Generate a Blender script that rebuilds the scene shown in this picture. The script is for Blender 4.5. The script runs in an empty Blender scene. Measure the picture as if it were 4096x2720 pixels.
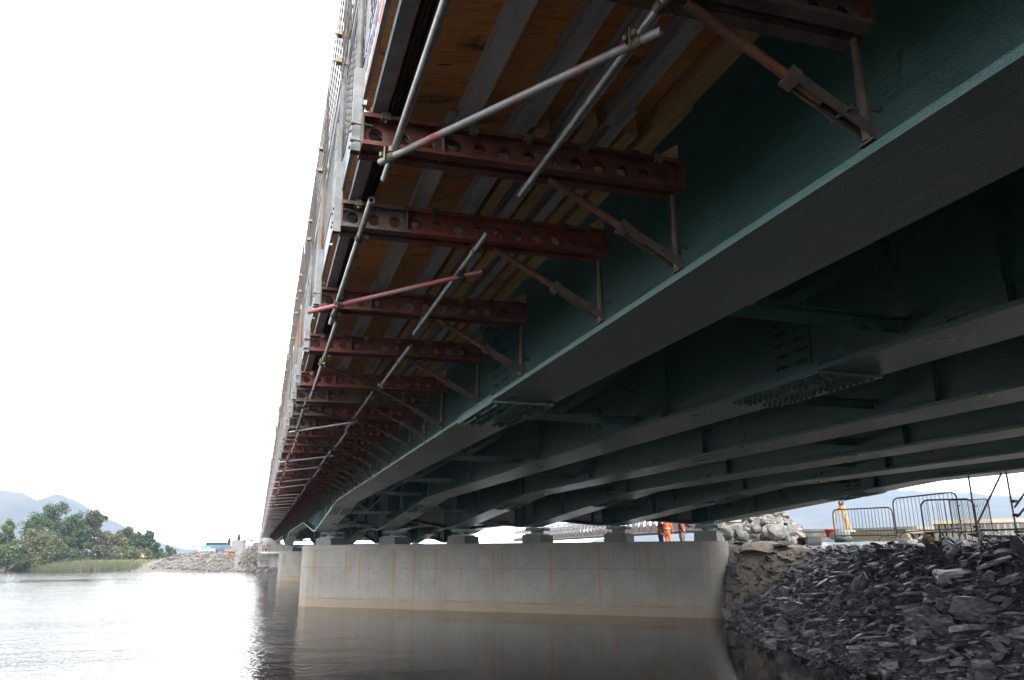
import bpy, math, random
import numpy as np
from mathutils import Vector, Matrix, noise as mnoise
random.seed(7); RS = np.random.RandomState(7)
R = math.radians
sc = bpy.context.scene
col = sc.collection

# ------------------------------------------------------------------ camera
YAW, PITCH, ROLL = .3115, .2757, -.0034
fw = Vector((math.sin(YAW)*math.cos(PITCH), math.cos(YAW)*math.cos(PITCH), math.sin(PITCH)))
rt = Vector((math.cos(YAW), -math.sin(YAW), 0)); up = rt.cross(fw)
rt, up = rt*math.cos(ROLL)+up*math.sin(ROLL), up*math.cos(ROLL)-rt*math.sin(ROLL)
cam_d = bpy.data.cameras.new('camera'); cam = bpy.data.objects.new('camera', cam_d); col.objects.link(cam)
M = Matrix((rt, up, -fw)).transposed().to_4x4(); M.translation = (0, 0, 2.5)
cam.matrix_world = M
cam_d.sensor_width = 36; cam_d.lens = 3056.27/4096*36
cam_d.clip_start = .05; cam_d.clip_end = 9000
sc.camera = cam

# ------------------------------------------------------------------ light
SUN_EL, SUN_AZ = R(50), R(-166)          # azimuth measured from +Y (bridge axis) towards +X
w = bpy.data.worlds.new('World'); sc.world = w; w.use_nodes = True
nt = w.node_tree; nt.nodes.clear()
sky = nt.nodes.new('ShaderNodeTexSky'); sky.sky_type = 'NISHITA'; sky.sun_disc = False
sky.sun_elevation = SUN_EL; sky.sun_rotation = SUN_AZ; sky.air_density = 1.0; sky.dust_density = 0.6
hs = nt.nodes.new('ShaderNodeHueSaturation'); hs.inputs['Saturation'].default_value = .09
bg = nt.nodes.new('ShaderNodeBackground'); bg.inputs['Strength'].default_value = .15
wo = nt.nodes.new('ShaderNodeOutputWorld')
nt.links.new(sky.outputs[0], hs.inputs['Color']); nt.links.new(hs.outputs[0], bg.inputs[0]); nt.links.new(bg.outputs[0], wo.inputs[0])
sd = bpy.data.lights.new('sun', 'SUN'); sd.energy = .5; sd.angle = R(25); sd.color = (1, .96, .9)
so = bpy.data.objects.new('sun', sd); col.objects.link(so)
sdir = Vector((math.sin(SUN_AZ)*math.cos(SUN_EL), math.cos(SUN_AZ)*math.cos(SUN_EL), math.sin(SUN_EL)))
so.rotation_euler = (-sdir).to_track_quat('-Z', 'Y').to_euler()
sc.view_settings.view_transform = 'Standard'; sc.view_settings.look = 'None'
sc.view_settings.exposure = 2.75; sc.view_settings.gamma = 1
sc.cycles.use_denoising = True
sc.cycles.max_bounces = 8; sc.cycles.diffuse_bounces = 4; sc.cycles.glossy_bounces = 4
sc.cycles.volume_bounces = 0
sc.cycles.caustics_reflective = True; sc.cycles.caustics_refractive = False

# ------------------------------------------------------------------ helpers
class MB:
    def __init__(s): s.v = []; s.f = []; s.sm = []
    def add(s, vs, fs, smooth=False):
        o = len(s.v); s.v += [tuple(x) for x in vs]; s.f += [tuple(i+o for i in f) for f in fs]; s.sm += [smooth]*len(fs); return s
    def box(s, a, b):
        x0, y0, z0 = a; x1, y1, z1 = b
        vs = [(x0,y0,z0),(x1,y0,z0),(x1,y1,z0),(x0,y1,z0),(x0,y0,z1),(x1,y0,z1),(x1,y1,z1),(x0,y1,z1)]
        return s.add(vs, [(0,3,2,1),(4,5,6,7),(0,1,5,4),(1,2,6,5),(2,3,7,6),(3,0,4,7)])
    def bar(s, p, q, w, h, upv=(0,0,1)):
        p = Vector(p); q = Vector(q); d = (q-p).normalized(); u = Vector(upv)
        sd_ = d.cross(u)
        if sd_.length < 1e-4: sd_ = d.cross(Vector((1,0,0)))
        sd_.normalize(); u = sd_.cross(d).normalized()
        a = sd_*w/2; b = u*h/2
        vs = [p-a-b, p+a-b, p+a+b, p-a+b, q-a-b, q+a-b, q+a+b, q-a+b]
        return s.add(vs, [(0,3,2,1),(4,5,6,7),(0,1,5,4),(1,2,6,5),(2,3,7,6),(3,0,4,7)][::1])
    def tube(s, p, q, r, n=10, r2=None, caps=True, bore=0):
        p = Vector(p); q = Vector(q); d = (q-p).normalized(); r2 = r if r2 is None else r2
        a = d.orthogonal().normalized(); b = d.cross(a)
        rg = [(a*math.cos(2*math.pi*i/n)+b*math.sin(2*math.pi*i/n)) for i in range(n)]
        vs = [p+g*r for g in rg]+[q+g*r2 for g in rg]
        s.add(vs, [(i, (i+1)%n, n+(i+1)%n, n+i) for i in range(n)], True)
        if bore:
            for c, dd in ((p, d), (q, -d)):
                vs = [c+g*r for g in rg]+[c+g*r*bore for g in rg]+[c+dd*.06+g*r*bore for g in rg]
                s.add(vs, [(i, (i+1)%n, n+(i+1)%n, n+i) for i in range(n)]+[(n+i, n+(i+1)%n, 2*n+(i+1)%n, 2*n+i) for i in range(n)]+[tuple(range(2*n, 3*n))])
        elif caps:
            s.add(vs[:n], [tuple(range(n))[::-1]]); s.add(vs[n:], [tuple(range(n))])
        return s
    def path(s, pts, r, n=8):
        pts = [Vector(p) for p in pts]
        for i in range(len(pts)-1): s.tube(pts[i], pts[i+1], r, n, caps=(i in (0, len(pts)-2)))
        return s
    def ext(s, poly, f, a, b):
        n = len(poly); vs = [f(u, v, a) for u, v in poly]+[f(u, v, b) for u, v in poly]
        return s.add(vs, [tuple(range(n))[::-1], tuple(range(n, 2*n))]+[(i, (i+1)%n, n+(i+1)%n, n+i) for i in range(n)])
    def build(s, name, m, parent=None, loc=(0,0,0)):
        me = mesh(name, s.v, s.f, m, s.sm); return link(name, me, parent, loc)
def mesh(name, v, f, m=None, sm=None):
    me = bpy.data.meshes.new(name); me.from_pydata(v, [], f)
    if sm: me.polygons.foreach_set('use_smooth', sm)
    if m: me.materials.append(m)
    me.update(); return me
def quads(name, V, m, nv=4):
    V = np.asarray(V, np.float32).reshape(-1, 3); n = len(V)//nv
    me = bpy.data.meshes.new(name); me.vertices.add(len(V)); me.vertices.foreach_set('co', V.ravel())
    me.loops.add(len(V)); me.loops.foreach_set('vertex_index', np.arange(len(V), dtype=np.int32))
    me.polygons.add(n); me.polygons.foreach_set('loop_start', np.arange(0, len(V), nv, dtype=np.int32))
    me.update(calc_edges=True); me.materials.append(m); return me
def link(name, me, parent=None, loc=(0,0,0)):
    o = bpy.data.objects.new(name, me); col.objects.link(o); o.location = loc
    if parent: o.parent = parent
    return o
def empty(name, loc=(0,0,0), rz=0):
    o = bpy.data.objects.new(name, None); col.objects.link(o); o.location = loc; o.rotation_euler = (0,0,rz); o.empty_display_size = .2; return o
def tag(o, label=None, cat=None, group=None, kind=None):
    for k, v in (('label', label), ('category', cat), ('group', group), ('kind', kind)):
        if v: o[k] = v
    return o
def copy_tree(o, parent=None):
    kids = KIDS.get(o.name) or [c for c in o.children]
    KIDS[o.name] = kids
    c = o.copy(); col.objects.link(c)
    if parent: c.parent = parent
    for k in list(o.children): copy_tree(k, c)
    return c
KIDS = {}
def setmat(o, m):
    o.material_slots[0].link = 'OBJECT'; o.material_slots[0].material = m
ORD = 'first second third fourth fifth sixth seventh eighth ninth tenth eleventh twelfth thirteenth fourteenth'.split()

class NT:
    def __init__(s, name):
        s.m = bpy.data.materials.new(name); s.m.use_nodes = True; s.t = s.m.node_tree
        s.b = s.t.nodes['Principled BSDF']; s.out = s.t.nodes['Material Output']
    def n(s, typ, **kw):
        nd = s.t.nodes.new('ShaderNode'+typ)
        for k, v in kw.items():
            if hasattr(nd, k) and k not in nd.inputs.keys(): setattr(nd, k, v)
            else: nd.inputs[k].default_value = v
        return nd
    def l(s, a, b): s.t.links.new(a, b)
    def coords(s, stretch=(1,1,1), obj=False, rot=(0,0,0)):
        c = s.n('TexCoord').outputs['Object'] if obj else s.n('NewGeometry').outputs['Position']
        mp = s.n('Mapping'); mp.inputs['Scale'].default_value = stretch; mp.inputs['Rotation'].default_value = rot
        s.l(c, mp.inputs[0]); return mp.outputs[0]
    def noise(s, vec, scale, detail=5, rough=.6, dist=0):
        nd = s.n('TexNoise'); nd.inputs['Scale'].default_value = scale; nd.inputs['Detail'].default_value = detail
        nd.inputs['Roughness'].default_value = rough; nd.inputs['Distortion'].default_value = dist
        s.l(vec, nd.inputs['Vector']); return nd.outputs['Fac']
    def ramp(s, fac, stops):
        r = s.n('ValToRGB'); e = r.color_ramp.elements
        while len(e) < len(stops): e.new(.5)
        for el, (p, c) in zip(e, stops):
            el.position = p; el.color = (c if len(c) == 4 else (*c, 1)) if not isinstance(c, (int, float)) else (c, c, c, 1)
        s.l(fac, r.inputs[0]); return r.outputs[0]
    def mix(s, fac, a, b, mode='MIX'):
        x = s.n('Mix', data_type='RGBA', blend_type=mode)
        for inp, v in ((x.inputs[0], fac), (x.inputs[6], a), (x.inputs[7], b)):
            if isinstance(v, (int, float)): inp.default_value = v
            elif isinstance(v, tuple): inp.default_value = (*v[:3], 1)
            else: s.l(v, inp)
        return x.outputs[2]
    def math(s, op, a, b=None, c=None):
        x = s.n('Math', operation=op)
        for i, v in enumerate((a, b, c)):
            if v is None: continue
            if isinstance(v, (int, float)): x.inputs[i].default_value = v
            else: s.l(v, x.inputs[i])
        return x.outputs[0]
    def sep(s, vec):
        x = s.n('SeparateXYZ'); s.l(vec, x.inputs[0]); return x.outputs
    def bump(s, h, strength=.3, dist=.01):
        b = s.n('Bump'); b.inputs['Strength'].default_value = strength; b.inputs['Distance'].default_value = dist
        s.l(h, b.inputs['Height']); s.l(b.outputs[0], s.b.inputs['Normal'])
    def color(s, c):
        if isinstance(c, tuple): s.b.inputs['Base Color'].default_value = (*c, 1)
        else: s.l(c, s.b.inputs['Base Color'])
    def set(s, **kw):
        for k, v in kw.items(): s.b.inputs[k.replace('_', ' ')].default_value = v
def mat(name, c1, c2=None, scale=4, rough=.6, metal=0, bump=0, bscale=60, stretch=(1,1,1), rnd=0, isl=0, spec=.5, c3=None, bdist=.01):
    t = NT(name); P = t.coords(stretch)
    if c2 is None: colr = t.mix(0.0, c1, c1)
    else:
        st = [(.34, c1), (.66, c2)] if c3 is None else [(.3, c1), (.55, c2), (.72, c3)]
        colr = t.ramp(t.noise(P, scale), st)
    if rnd or isl:
        if rnd: q = t.n('ObjectInfo').outputs['Random']
        else: q = t.n('NewGeometry').outputs['Random Per Island']
        k = t.n('MapRange'); t.l(q, k.inputs[0]); a = rnd or isl; k.inputs[3].default_value = 1-a; k.inputs[4].default_value = 1+a
        colr = t.mix(1.0, colr, k.outputs[0], 'MULTIPLY')
    t.color(colr); t.set(Roughness=rough, Metallic=metal); t.b.inputs['Specular IOR Level'].default_value = spec
    if bump: t.bump(t.noise(P, bscale, 4), bump, bdist)
    return t.m

# ------------------------------------------------------------------ materials
def steel_paint(name, c):
    t = NT(name); P = t.coords()
    c0 = t.ramp(t.noise(P, 1.3, 6), [(.2, tuple(x*.9 for x in c)), (.8, c)])
    stk = t.noise(t.coords((5, 5, .35)), 1.0, 5, .6); c0 = t.mix(t.ramp(stk, [(.45, 0), (.8, .16)]), c0, tuple(x*.55 for x in c))
    dust = t.noise(t.coords((2.2, .5, 2.2)), 1.1, 6, .65); c0 = t.mix(t.ramp(dust, [(.55, 0), (.75, .10)]), c0, (.14, .15, .14))
    t.color(c0)
    t.l(t.ramp(t.noise(P, .9, 3), [(.25, .26), (.8, .34)]), t.b.inputs['Roughness'])
    t.b.inputs['IOR'].default_value = 1.75; t.b.inputs['Specular Tint'].default_value = (.95, .97, 1, 1)
    n1 = t.noise(P, 110, 2); n2 = t.noise(t.coords((9, 1.2, 9)), 1.0, 3)
    t.bump(t.math('ADD', n1, t.math('MULTIPLY', n2, 1.2)), .8, .0055); return t.m
m_green = steel_paint('green_steel_paint', (.025, .092, .077))
m_bolt = mat('green_painted_bolts', (.028, .075, .068), rough=.6)
m_red = mat('red_oxide_soldier', (.12, .026, .017), (.215, .046, .027), 5, .62, bump=.25, bscale=30, c3=(.15,.075,.05))
m_darkred = mat('dark_red_soldier', (.075, .024, .017), (.15, .043, .028), 6, .65, bump=.3, bscale=25, c3=(.17,.10,.075))
m_greybrown = mat('weathered_grey_soldier', (.06, .044, .036), (.135, .095, .072), 5, .7, bump=.3, bscale=30, c3=(.11,.092,.08))
m_rust = mat('rusty_strut_steel', (.055, .023, .013), (.125, .045, .02), 9, .7, bump=.3, bscale=70, c3=(.05,.035,.027))
m_brownsteel = mat('brown_jack_steel', (.045, .036, .029), (.085, .062, .044), 10, .7, bump=.2, bscale=60)
m_galv = mat('galvanised_tube', (.19, .188, .18), (.31, .305, .295), 12, .42, .55, bump=.12, bscale=80)
m_galvred = mat('galvanised_tube_red_paint', (.30, .295, .29), (.30, .29, .28), 3.2, .5, .3, bump=.12, bscale=80, c3=(.36,.085,.07))
m_redtube = mat('red_painted_tube', (.22, .20, .19), (.34, .075, .065), 1.2, .55, .1, bump=.12, bscale=80, c3=(.36,.08,.07))
m_galvlight = mat('bright_galvanised_section', (.15, .155, .155), (.23, .235, .235), 9, .5, .25, bump=.08, bscale=60)
m_galvd = mat('dull_barrier_tube', (.12, .125, .125), (.19, .20, .20), 12, .5, .4)
m_oldtube = mat('dull_brown_tube', (.16, .13, .105), (.30, .27, .24), 7, .55, .3, bump=.2, bscale=60)
m_posttube = mat('galvanised_post_tube', (.10, .102, .10), (.17, .17, .165), 9, .6, .2, bump=.08, bscale=60)
m_rusttube = mat('rust_streaked_tube', (.16, .135, .115), (.17, .085, .045), 3, .6, .2, bump=.15, bscale=60)
m_brass = mat('plated_coupler', (.17, .145, .085), (.25, .225, .155), 20, .45, .5)
m_darkclip = mat('dark_coupler_iron', (.05, .045, .04), (.12, .10, .085), 15, .6, .3)
m_alu = mat('weathered_aluminium_joist', (.27, .25, .24), (.45, .43, .42), 1, .6, .15, bump=.2, bscale=40, stretch=(9, .8, 9), rnd=.12, c3=(.27,.22,.18))
m_timber = mat('yellow_timber', (.36, .21, .085), (.50, .33, .15), 1.2, .65, bump=.2, bscale=40, stretch=(8, .7, 8), rnd=.12)
m_white = mat('white_print', (.50, .50, .49), rough=.5)
m_orange = mat('orange_print', (.60, .07, .015), rough=.5)
m_navy = mat('navy_print', (.035, .04, .13), rough=.5)
m_board = mat('grey_steel_toeboard', (.17, .185, .19), (.25, .265, .27), 3, .5, .2, bump=.1)
m_conc = mat('deck_concrete', (.27, .26, .25), (.36, .35, .335), 1.2, .85, bump=.2)
m_concpale = mat('pale_concrete', (.25, .235, .215), (.33, .315, .295), .8, .85, bump=.2)
m_rebar = mat('rusty_reinforcement', (.05, .03, .02), (.09, .05, .03), 14, .8)
m_bearing = mat('steel_bearing', (.12, .135, .135), (.2, .22, .22), 8, .5, .3)

def ply():
    t = NT('plywood_soffit'); P = t.coords((.42, 2.6, 1)); oi = t.n('ObjectInfo').outputs['Random']
    ad = t.n('VectorMath', operation='ADD'); t.l(P, ad.inputs[0])
    cb = t.n('CombineXYZ'); t.l(t.math('MULTIPLY', oi, 37.0), cb.inputs[0]); t.l(t.math('MULTIPLY', oi, 53.0), cb.inputs[1]); t.l(cb.outputs[0], ad.inputs[1])
    V = ad.outputs[0]
    n = t.noise(V, 1.5, 2.5, .5, .6)
    rings = t.math('FRACT', t.math('MULTIPLY', n, 13.0))
    tone = t.noise(V, .8, 3)
    base = t.ramp(rings, [(0, (.56, .20, .042)), (.55, (.70, .285, .07)), (.86, (.62, .235, .054)), (1, (.34, .115, .027))])
    c = t.mix(t.ramp(tone, [(.35, 0), (.7, .7)]), base, (.66, .37, .14))
    # grey water stains along joints and random dark patches
    st = t.noise(t.coords((1.6, 3.5, 1)), 1.1, 7, .7)
    c = t.mix(t.ramp(st, [(.57, 0), (.66, .85)]), c, (.075, .042, .022))
    vo = t.n('TexVoronoi'); vo.inputs['Scale'].default_value = 2.3; t.l(V, vo.inputs['Vector'])
    c = t.mix(t.ramp(vo.outputs['Distance'], [(.04, 1), (.085, 0)]), c, (.05, .025, .012))
    k = t.n('MapRange'); t.l(oi, k.inputs[0]); k.inputs[3].default_value = .72; k.inputs[4].default_value = 1.12
    c = t.mix(1.0, c, k.outputs[0], 'MULTIPLY')
    t.color(c); t.set(Roughness=.55); t.bump(rings, .06, .004); return t.m
m_ply = ply()

m_plinth = mat('plinth_concrete', (.15, .145, .135), (.22, .21, .195), 1.2, .85, bump=.2)
def pier_concrete():
    t = NT('stained_pier_concrete'); O = t.n('TexCoord').outputs['Object']; x, y, z = t.sep(O)
    P = t.coords()
    c = t.ramp(t.noise(P, .9, 7), [(.3, (.195, .182, .158)), (.7, (.27, .255, .226))])
    c = t.mix(t.ramp(t.noise(P, 14, 4), [(.4, 0), (.8, .25)]), c, (.27, .255, .235))
    def scaled(sx, sz, sy=1):
        m = t.n('Mapping'); m.inputs['Scale'].default_value = (sx, sy, sz); t.l(O, m.inputs[0]); return m.outputs[0]
    # vertical drips from the pour joint downwards
    drip = t.noise(scaled(3.4, .10), 1.0, 5, .65)
    hi = t.ramp(z, [(.0, 1), (1, 1)])
    below = t.math('LESS_THAN', z, 2.84)
    fade = t.n('MapRange'); t.l(z, fade.inputs[0]); fade.inputs[1].default_value = .4; fade.inputs[2].default_value = 2.8; fade.inputs[3].default_value = .5; fade.inputs[4].default_value = 1
    d1 = t.math('MULTIPLY', t.math('MULTIPLY', t.ramp(drip, [(.53, 0), (.63, 1)]), below), fade.outputs[0])
    c = t.mix(t.math('MULTIPLY', d1, .72), c, (.25, .14, .045))
    dk = t.ramp(t.noise(scaled(11, .25), 1.0, 4), [(.56, 0), (.75, .5)])
    c = t.mix(t.math('MULTIPLY', t.math('MULTIPLY', dk, below), fade.outputs[0]), c, (.2, .18, .15))
    # tide band
    zz = t.math('ADD', z, t.math('MULTIPLY', t.noise(scaled(.7, 2), 2.2, 7, .7), .3))
    band = t.ramp(t.math('DIVIDE', zz, 1.0), [(.0, .7), (.45, .5), (.78, 0), (1, 0)])
    c = t.mix(band, c, t.mix(t.noise(scaled(.8, 7), 1.5, 5), (.20, .125, .06), (.28, .205, .125)))
    line = t.ramp(zz, [(.50, 0), (.545, 1), (.585, .9), (.63, 0)])
    c = t.mix(t.math('MULTIPLY', line, t.ramp(t.noise(scaled(.6, .5), 1.6, 4), [(.40, .05), (.62, .7)])), c, (.22, .10, .045))
    # formwork joints: fine dark lines
    def lines(v, period, wd, off=0):
        f = t.math('FRACT', t.math('DIVIDE', t.math('ADD', v, off+100*period), period))
        return t.math('LESS_THAN', f, wd/period)
    lv = lines(x, 2.44, .018); lv2 = t.math('MULTIPLY', lines(x, 1.22, .012, .3), .45)
    lh = t.math('MULTIPLY', t.math('LESS_THAN', t.math('ABSOLUTE', t.math('SUBTRACT', z, 1.95)), .011), .8)
    lj = t.math('MULTIPLY', t.math('LESS_THAN', t.math('ABSOLUTE', t.math('SUBTRACT', z, 2.84)), .012), .5)
    ln = t.math('MAXIMUM', t.math('MAXIMUM', t.math('MULTIPLY', lv, .55), lv2), t.math('MAXIMUM', lh, lj))
    c = t.mix(t.math('MULTIPLY', ln, .75), c, (.12, .11, .10))
    t.color(c); t.set(Roughness=.82); t.bump(t.noise(P, 24, 6), .18, .01); return t.m
m_pier = pier_concrete()

def water():
    t = NT('river_water'); P = t.coords((1, 1.15, 1), rot=(0, 0, R(35)))
    t.color((.0065, .0045, .003)); t.set(Roughness=.02); t.b.inputs['IOR'].default_value = 1.333
    P2 = t.coords((.55, 1.0, 1), rot=(0, 0, R(28)))
    a = t.noise(P2, .75, 3, .55, .5); b = t.noise(P, 6.0, 3, .5, .3); pat = t.ramp(t.noise(t.coords((.5, 1.6, 1), rot=(0, 0, R(20))), .07, 4), [(.38, .22), (.62, 1)])
    x, y, z = t.sep(t.n('NewGeometry').outputs['Position'])
    h = t.math('ADD', t.math('MULTIPLY', a, .75), t.math('MULTIPLY', b, .42))
    bp = t.n('Bump'); bp.inputs['Distance'].default_value = .11
    # sheltered water under the bridge is calmer than the open river
    sh = t.n('MapRange'); t.l(x, sh.inputs[0]); sh.inputs[1].default_value = -2; sh.inputs[2].default_value = 6; sh.inputs[3].default_value = 1.0; sh.inputs[4].default_value = .045
    t.l(t.math('MULTIPLY', pat, sh.outputs[0]), bp.inputs['Strength']); t.l(h, bp.inputs['Height']); t.l(bp.outputs[0], t.b.inputs['Normal']); return t.m
m_water = water()

def ground():
    t = NT('river_bank_ground'); P = t.coords(); x, y, z = t.sep(P)
    gravel = t.ramp(t.noise(P, 2.2, 8, .7), [(.3, (.09, .08, .067)), (.7, (.19, .172, .148))])
    grass = t.ramp(t.noise(P, .35, 6), [(.3, (.065, .085, .03)), (.55, (.11, .12, .05)), (.75, (.17, .13, .07))])
    slate = t.ramp(t.noise(P, 9, 6), [(.3, (.018, .018, .02)), (.75, (.05, .05, .054))])
    # far meadow beyond the river; gravel around the works; slate on the near bank
    near = t.math('LESS_THAN', t.math('ADD', y, t.math('MULTIPLY', x, .6)), 70)
    d = t.math('ADD', t.math('MULTIPLY', t.math('SUBTRACT', x, 1.15), .7), t.math('MULTIPLY', t.math('SUBTRACT', y, 145.5), .714))
    works = t.n('MapRange'); t.l(t.math('ADD', x, t.math('MULTIPLY', t.noise(P, .12, 4), 8)), works.inputs[0]); works.inputs[1].default_value = -24; works.inputs[2].default_value = -19
    far = t.mix(works.outputs[0], grass, gravel)
    isl = t.math('MULTIPLY', t.math('LESS_THAN', x, 19.4), near)
    c = t.mix(near, far, gravel); c = t.mix(isl, c, slate)
    t.color(c); t.set(Roughness=.95); t.bump(t.noise(P, 6, 6), .4, .05); return t.m
m_ground = ground()
m_slate = mat('wet_slate', (.030, .030, .034), (.135, .136, .144), 7, .40, bump=.35, bscale=22, isl=.6, stretch=(1,1,3), spec=.5)
m_slate1 = mat('dark_slate', (.034, .034, .038), (.15, .151, .16), 7, .40, bump=.4, bscale=22, rnd=.6, stretch=(1,1,3), spec=.5)
m_slatepale = mat('pale_grey_slate', (.115, .115, .12), (.19, .19, .195), 6, .6, bump=.4, bscale=18)
m_granite = mat('pale_grey_boulder', (.17, .17, .165), (.33, .325, .31), 4, .85, bump=.5, bscale=12, isl=.22, bdist=.03, c3=(.25,.22,.19))
m_granite1 = mat('pale_boulder', (.11, .108, .10), (.235, .228, .212), 4, .85, bump=.5, bscale=12, rnd=.25, bdist=.03)
m_fines = mat('grey_brown_fines', (.11, .093, .076), (.20, .17, .14), 5, .95, bump=.6, bscale=9, bdist=.06)
m_tan = mat('tan_gravelly_soil', (.10, .08, .062), (.19, .16, .13), 5, .95, bump=.9, bscale=7, bdist=.12, c3=(.22,.185,.15))
m_hill = mat('hill_moorland', (.05, .06, .055), (.09, .095, .08), .012, .95)
m_bark = mat('bark', (.06, .05, .04), (.11, .09, .07), 3, .9)

# ------------------------------------------------------------------ terrain and water
TOE = [(11,-60),(11.2,-30),(11.4,0),(12.2,10),(12.8,13.9),(13.7,16.45),(15.1,21.8),(17.15,26.3),(18.2,28.55),(19.3,29.7),(19.7,30.6),(18.6,36),(17.4,40),(22,47),(34,47),(60,22),(120,-40),(130,-60)]
TP = np.array(TOE, float)
def near_dist(X, Y):
    X = np.asarray(X, float); Y = np.asarray(Y, float); n = len(TP)
    dm = np.full(X.shape, 1e9); ins = np.zeros(X.shape, bool)
    for i in range(n):
        a = TP[i]; b = TP[(i+1) % n]; ab = b-a
        u = np.clip(((X-a[0])*ab[0]+(Y-a[1])*ab[1])/(ab@ab), 0, 1)
        dm = np.minimum(dm, np.hypot(X-a[0]-u*ab[0], Y-a[1]-u*ab[1]))
        cr = (a[1] > Y) != (b[1] > Y)
        xi = a[0]+(Y-a[1])/(ab[1] if ab[1] else 1e-9)*ab[0]
        ins ^= cr & (X < xi)
    return np.where(ins, dm, -dm)
def hgt(X, Y):
    X = np.asarray(X, float); Y = np.asarray(Y, float)
    d = near_dist(X, Y)
    hn = np.where(d > 0, np.minimum(.62*d, 2.42+.05*np.minimum(d, 14)), np.maximum(.7*d, -1.6))
    f = (X-1.15)*.7+(Y-145.5)*.714
    hf = np.where(f > 0, np.minimum(.22*f, 1.25)+np.clip((f-6)*.012, 0, .7), np.maximum(.5*f, -1.6))
    wx = np.clip((X+26)/8, 0, 1)           # works area on the far bank
    hf = hf+np.where(f > 0, wx, 0)*2.2*np.exp(-(((X+10)/9.5)**2+((Y-171)/8)**2))
    hf = hf+np.where(f > 0, 1, 0)*2.9*np.clip((Y-150)/3, 0, 1)*np.clip((X+3.5)/3, 0, 1)*np.clip((24-X)/3, 0, 1)
    wob = .12*np.sin(X*1.7+Y*.6)*np.sin(Y*1.3-X*.4)+.06*np.sin(X*4.1)*np.sin(Y*3.7)
    h = np.maximum(hn, hf); return h+np.where(h > -.3, wob*np.clip(h+.3, 0, .6), 0)
def axis(*segs):
    o = []
    for a, b, st in segs: o += list(np.arange(a, b, st))
    o.append(segs[-1][1]); return np.array(o)
xs = axis((-2250,-400,185),(-400,-90,30),(-90,-30,3),(-30,10,1.5),(10,36,.5),(36,130,5),(130,400,45),(400,2250,370))
ys = axis((-2250,-200,205),(-200,-40,25),(-40,0,4),(0,60,.75),(60,135,4),(135,215,1.5),(215,400,12),(400,2250,370))
GX, GY = np.meshgrid(xs, ys); GZ = hgt(GX, GY)
nx, ny = len(xs), len(ys)
idx = np.arange(nx*ny).reshape(ny, nx)
F = np.stack([idx[:-1,:-1], idx[:-1,1:], idx[1:,1:], idx[1:,:-1]], -1).reshape(-1, 4).tolist()
g = link('ground', mesh('ground', np.stack([GX, GY, GZ], -1).reshape(-1, 3).tolist(), F, m_ground, [True]*len(F))); tag(g, kind='structure')
wt = MB().add([(-2250,-2250,0),(2250,-2250,0),(2250,2250,0),(-2250,2250,0)], [(0,1,2,3)]).build('river_water', m_water); tag(wt, kind='structure')

def hill(name, prof, r0, r1, r2, amp, seed):
    az = np.linspace(prof[0][0], prof[-1][0], 150); hh = np.interp(az, [p[0] for p in prof], [p[1] for p in prof])
    V = []; nr = 26
    for j in range(nr):
        t = j/(nr-1); r = r0+(r2-r0)*t
        pk = (r-r0)/(r1-r0) if r < r1 else 1-(r-r1)/(r2-r1)*.8
        for i, a in enumerate(az):
            k = max(0, pk)**1.15
            nz = mnoise.fractal(Vector((a*26+seed, r*.004, seed)), 1, 2, 6)*amp*math.sin(math.pi*min(1, max(0, pk)))*.8+mnoise.fractal(Vector((a*90+seed, r*.012, seed)), 1, 2, 4)*amp*.25*k
            V.append((math.sin(a)*r, math.cos(a)*r, -3+(hh[i]+3)*k+nz))
    n = len(az); Fh = [(j*n+i, j*n+i+1, (j+1)*n+i+1, (j+1)*n+i) for j in range(nr-1) for i in range(n-1)]
    o = link(name, mesh(name, V, Fh, m_hill, [True]*len(Fh))); tag(o, kind='structure')
def azp(pts, dist):   # profile points given as world x, y, z at one distance
    return [(math.atan2(x, y), z*dist/math.hypot(x, y)) for x, y, z in pts]
L1 = azp([(-1400,700,90),(-900,1200,120),(-560,1390,118),(-450,1430,108),(-393,1447,107),(-375,1453,106),(-355,1457,95),(-345,1460,94),(-332,1463,104),(-318,1466,104),(-287,1472,90),(-262,1477,72),(-231,1482,60),(-205,1486,44),(-178,1489,32),(-150,1492,24),(-121,1495,17),(-80,1498,9),(-30,1500,6),(60,1499,4)], 1500)
hill('hill', L1, 900, 1500, 1900, 10, 3)
L2 = azp([(-330,1760,4),(-260,1780,14),(-200,1790,17),(-150,1790,16),(-100,1797,22),(-30,1799,26),(80,1798,20),(300,1770,14)], 1800)
hill('hill', [(a, h*1.1) for a, h in L2], 1600, 1950, 2150, 8, 9)
L3 = azp([(500,1730,6),(700,1650,30),(900,1560,80),(1069,1447,119),(1150,1385,131),(1225,1318,137),(1290,1254,131),(1402,1129,110),(1550,915,80),(1700,590,60)], 1800)
hill('hill', L3, 1000, 1800, 2150, 16, 5)
L4 = azp([(850,1040,2),(960,930,22),(1010,880,30),(1090,770,26),(1150,690,30),(1220,560,36)], 1340)
hill('hill', L4, 850, 1340, 1500, 12, 12)

# ------------------------------------------------------------------ haze
hz = MB().box((-2300,-2300,-2.8), (2300,2300,170)).build('haze', None)
hm = bpy.data.materials.new('haze'); hm.use_nodes = True; tn = hm.node_tree; tn.nodes.clear()
pv = tn.nodes.new('ShaderNodeVolumePrincipled'); pv.inputs['Color'].default_value = (.42, .53, .73, 1); pv.inputs['Density'].default_value = .00036; pv.inputs['Anisotropy'].default_value = .3
ho = tn.nodes.new('ShaderNodeOutputMaterial'); tn.links.new(pv.outputs[0], ho.inputs['Volume']); hz.data.materials.append(hm); tag(hz, kind='stuff')
HAZE = hz

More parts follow.
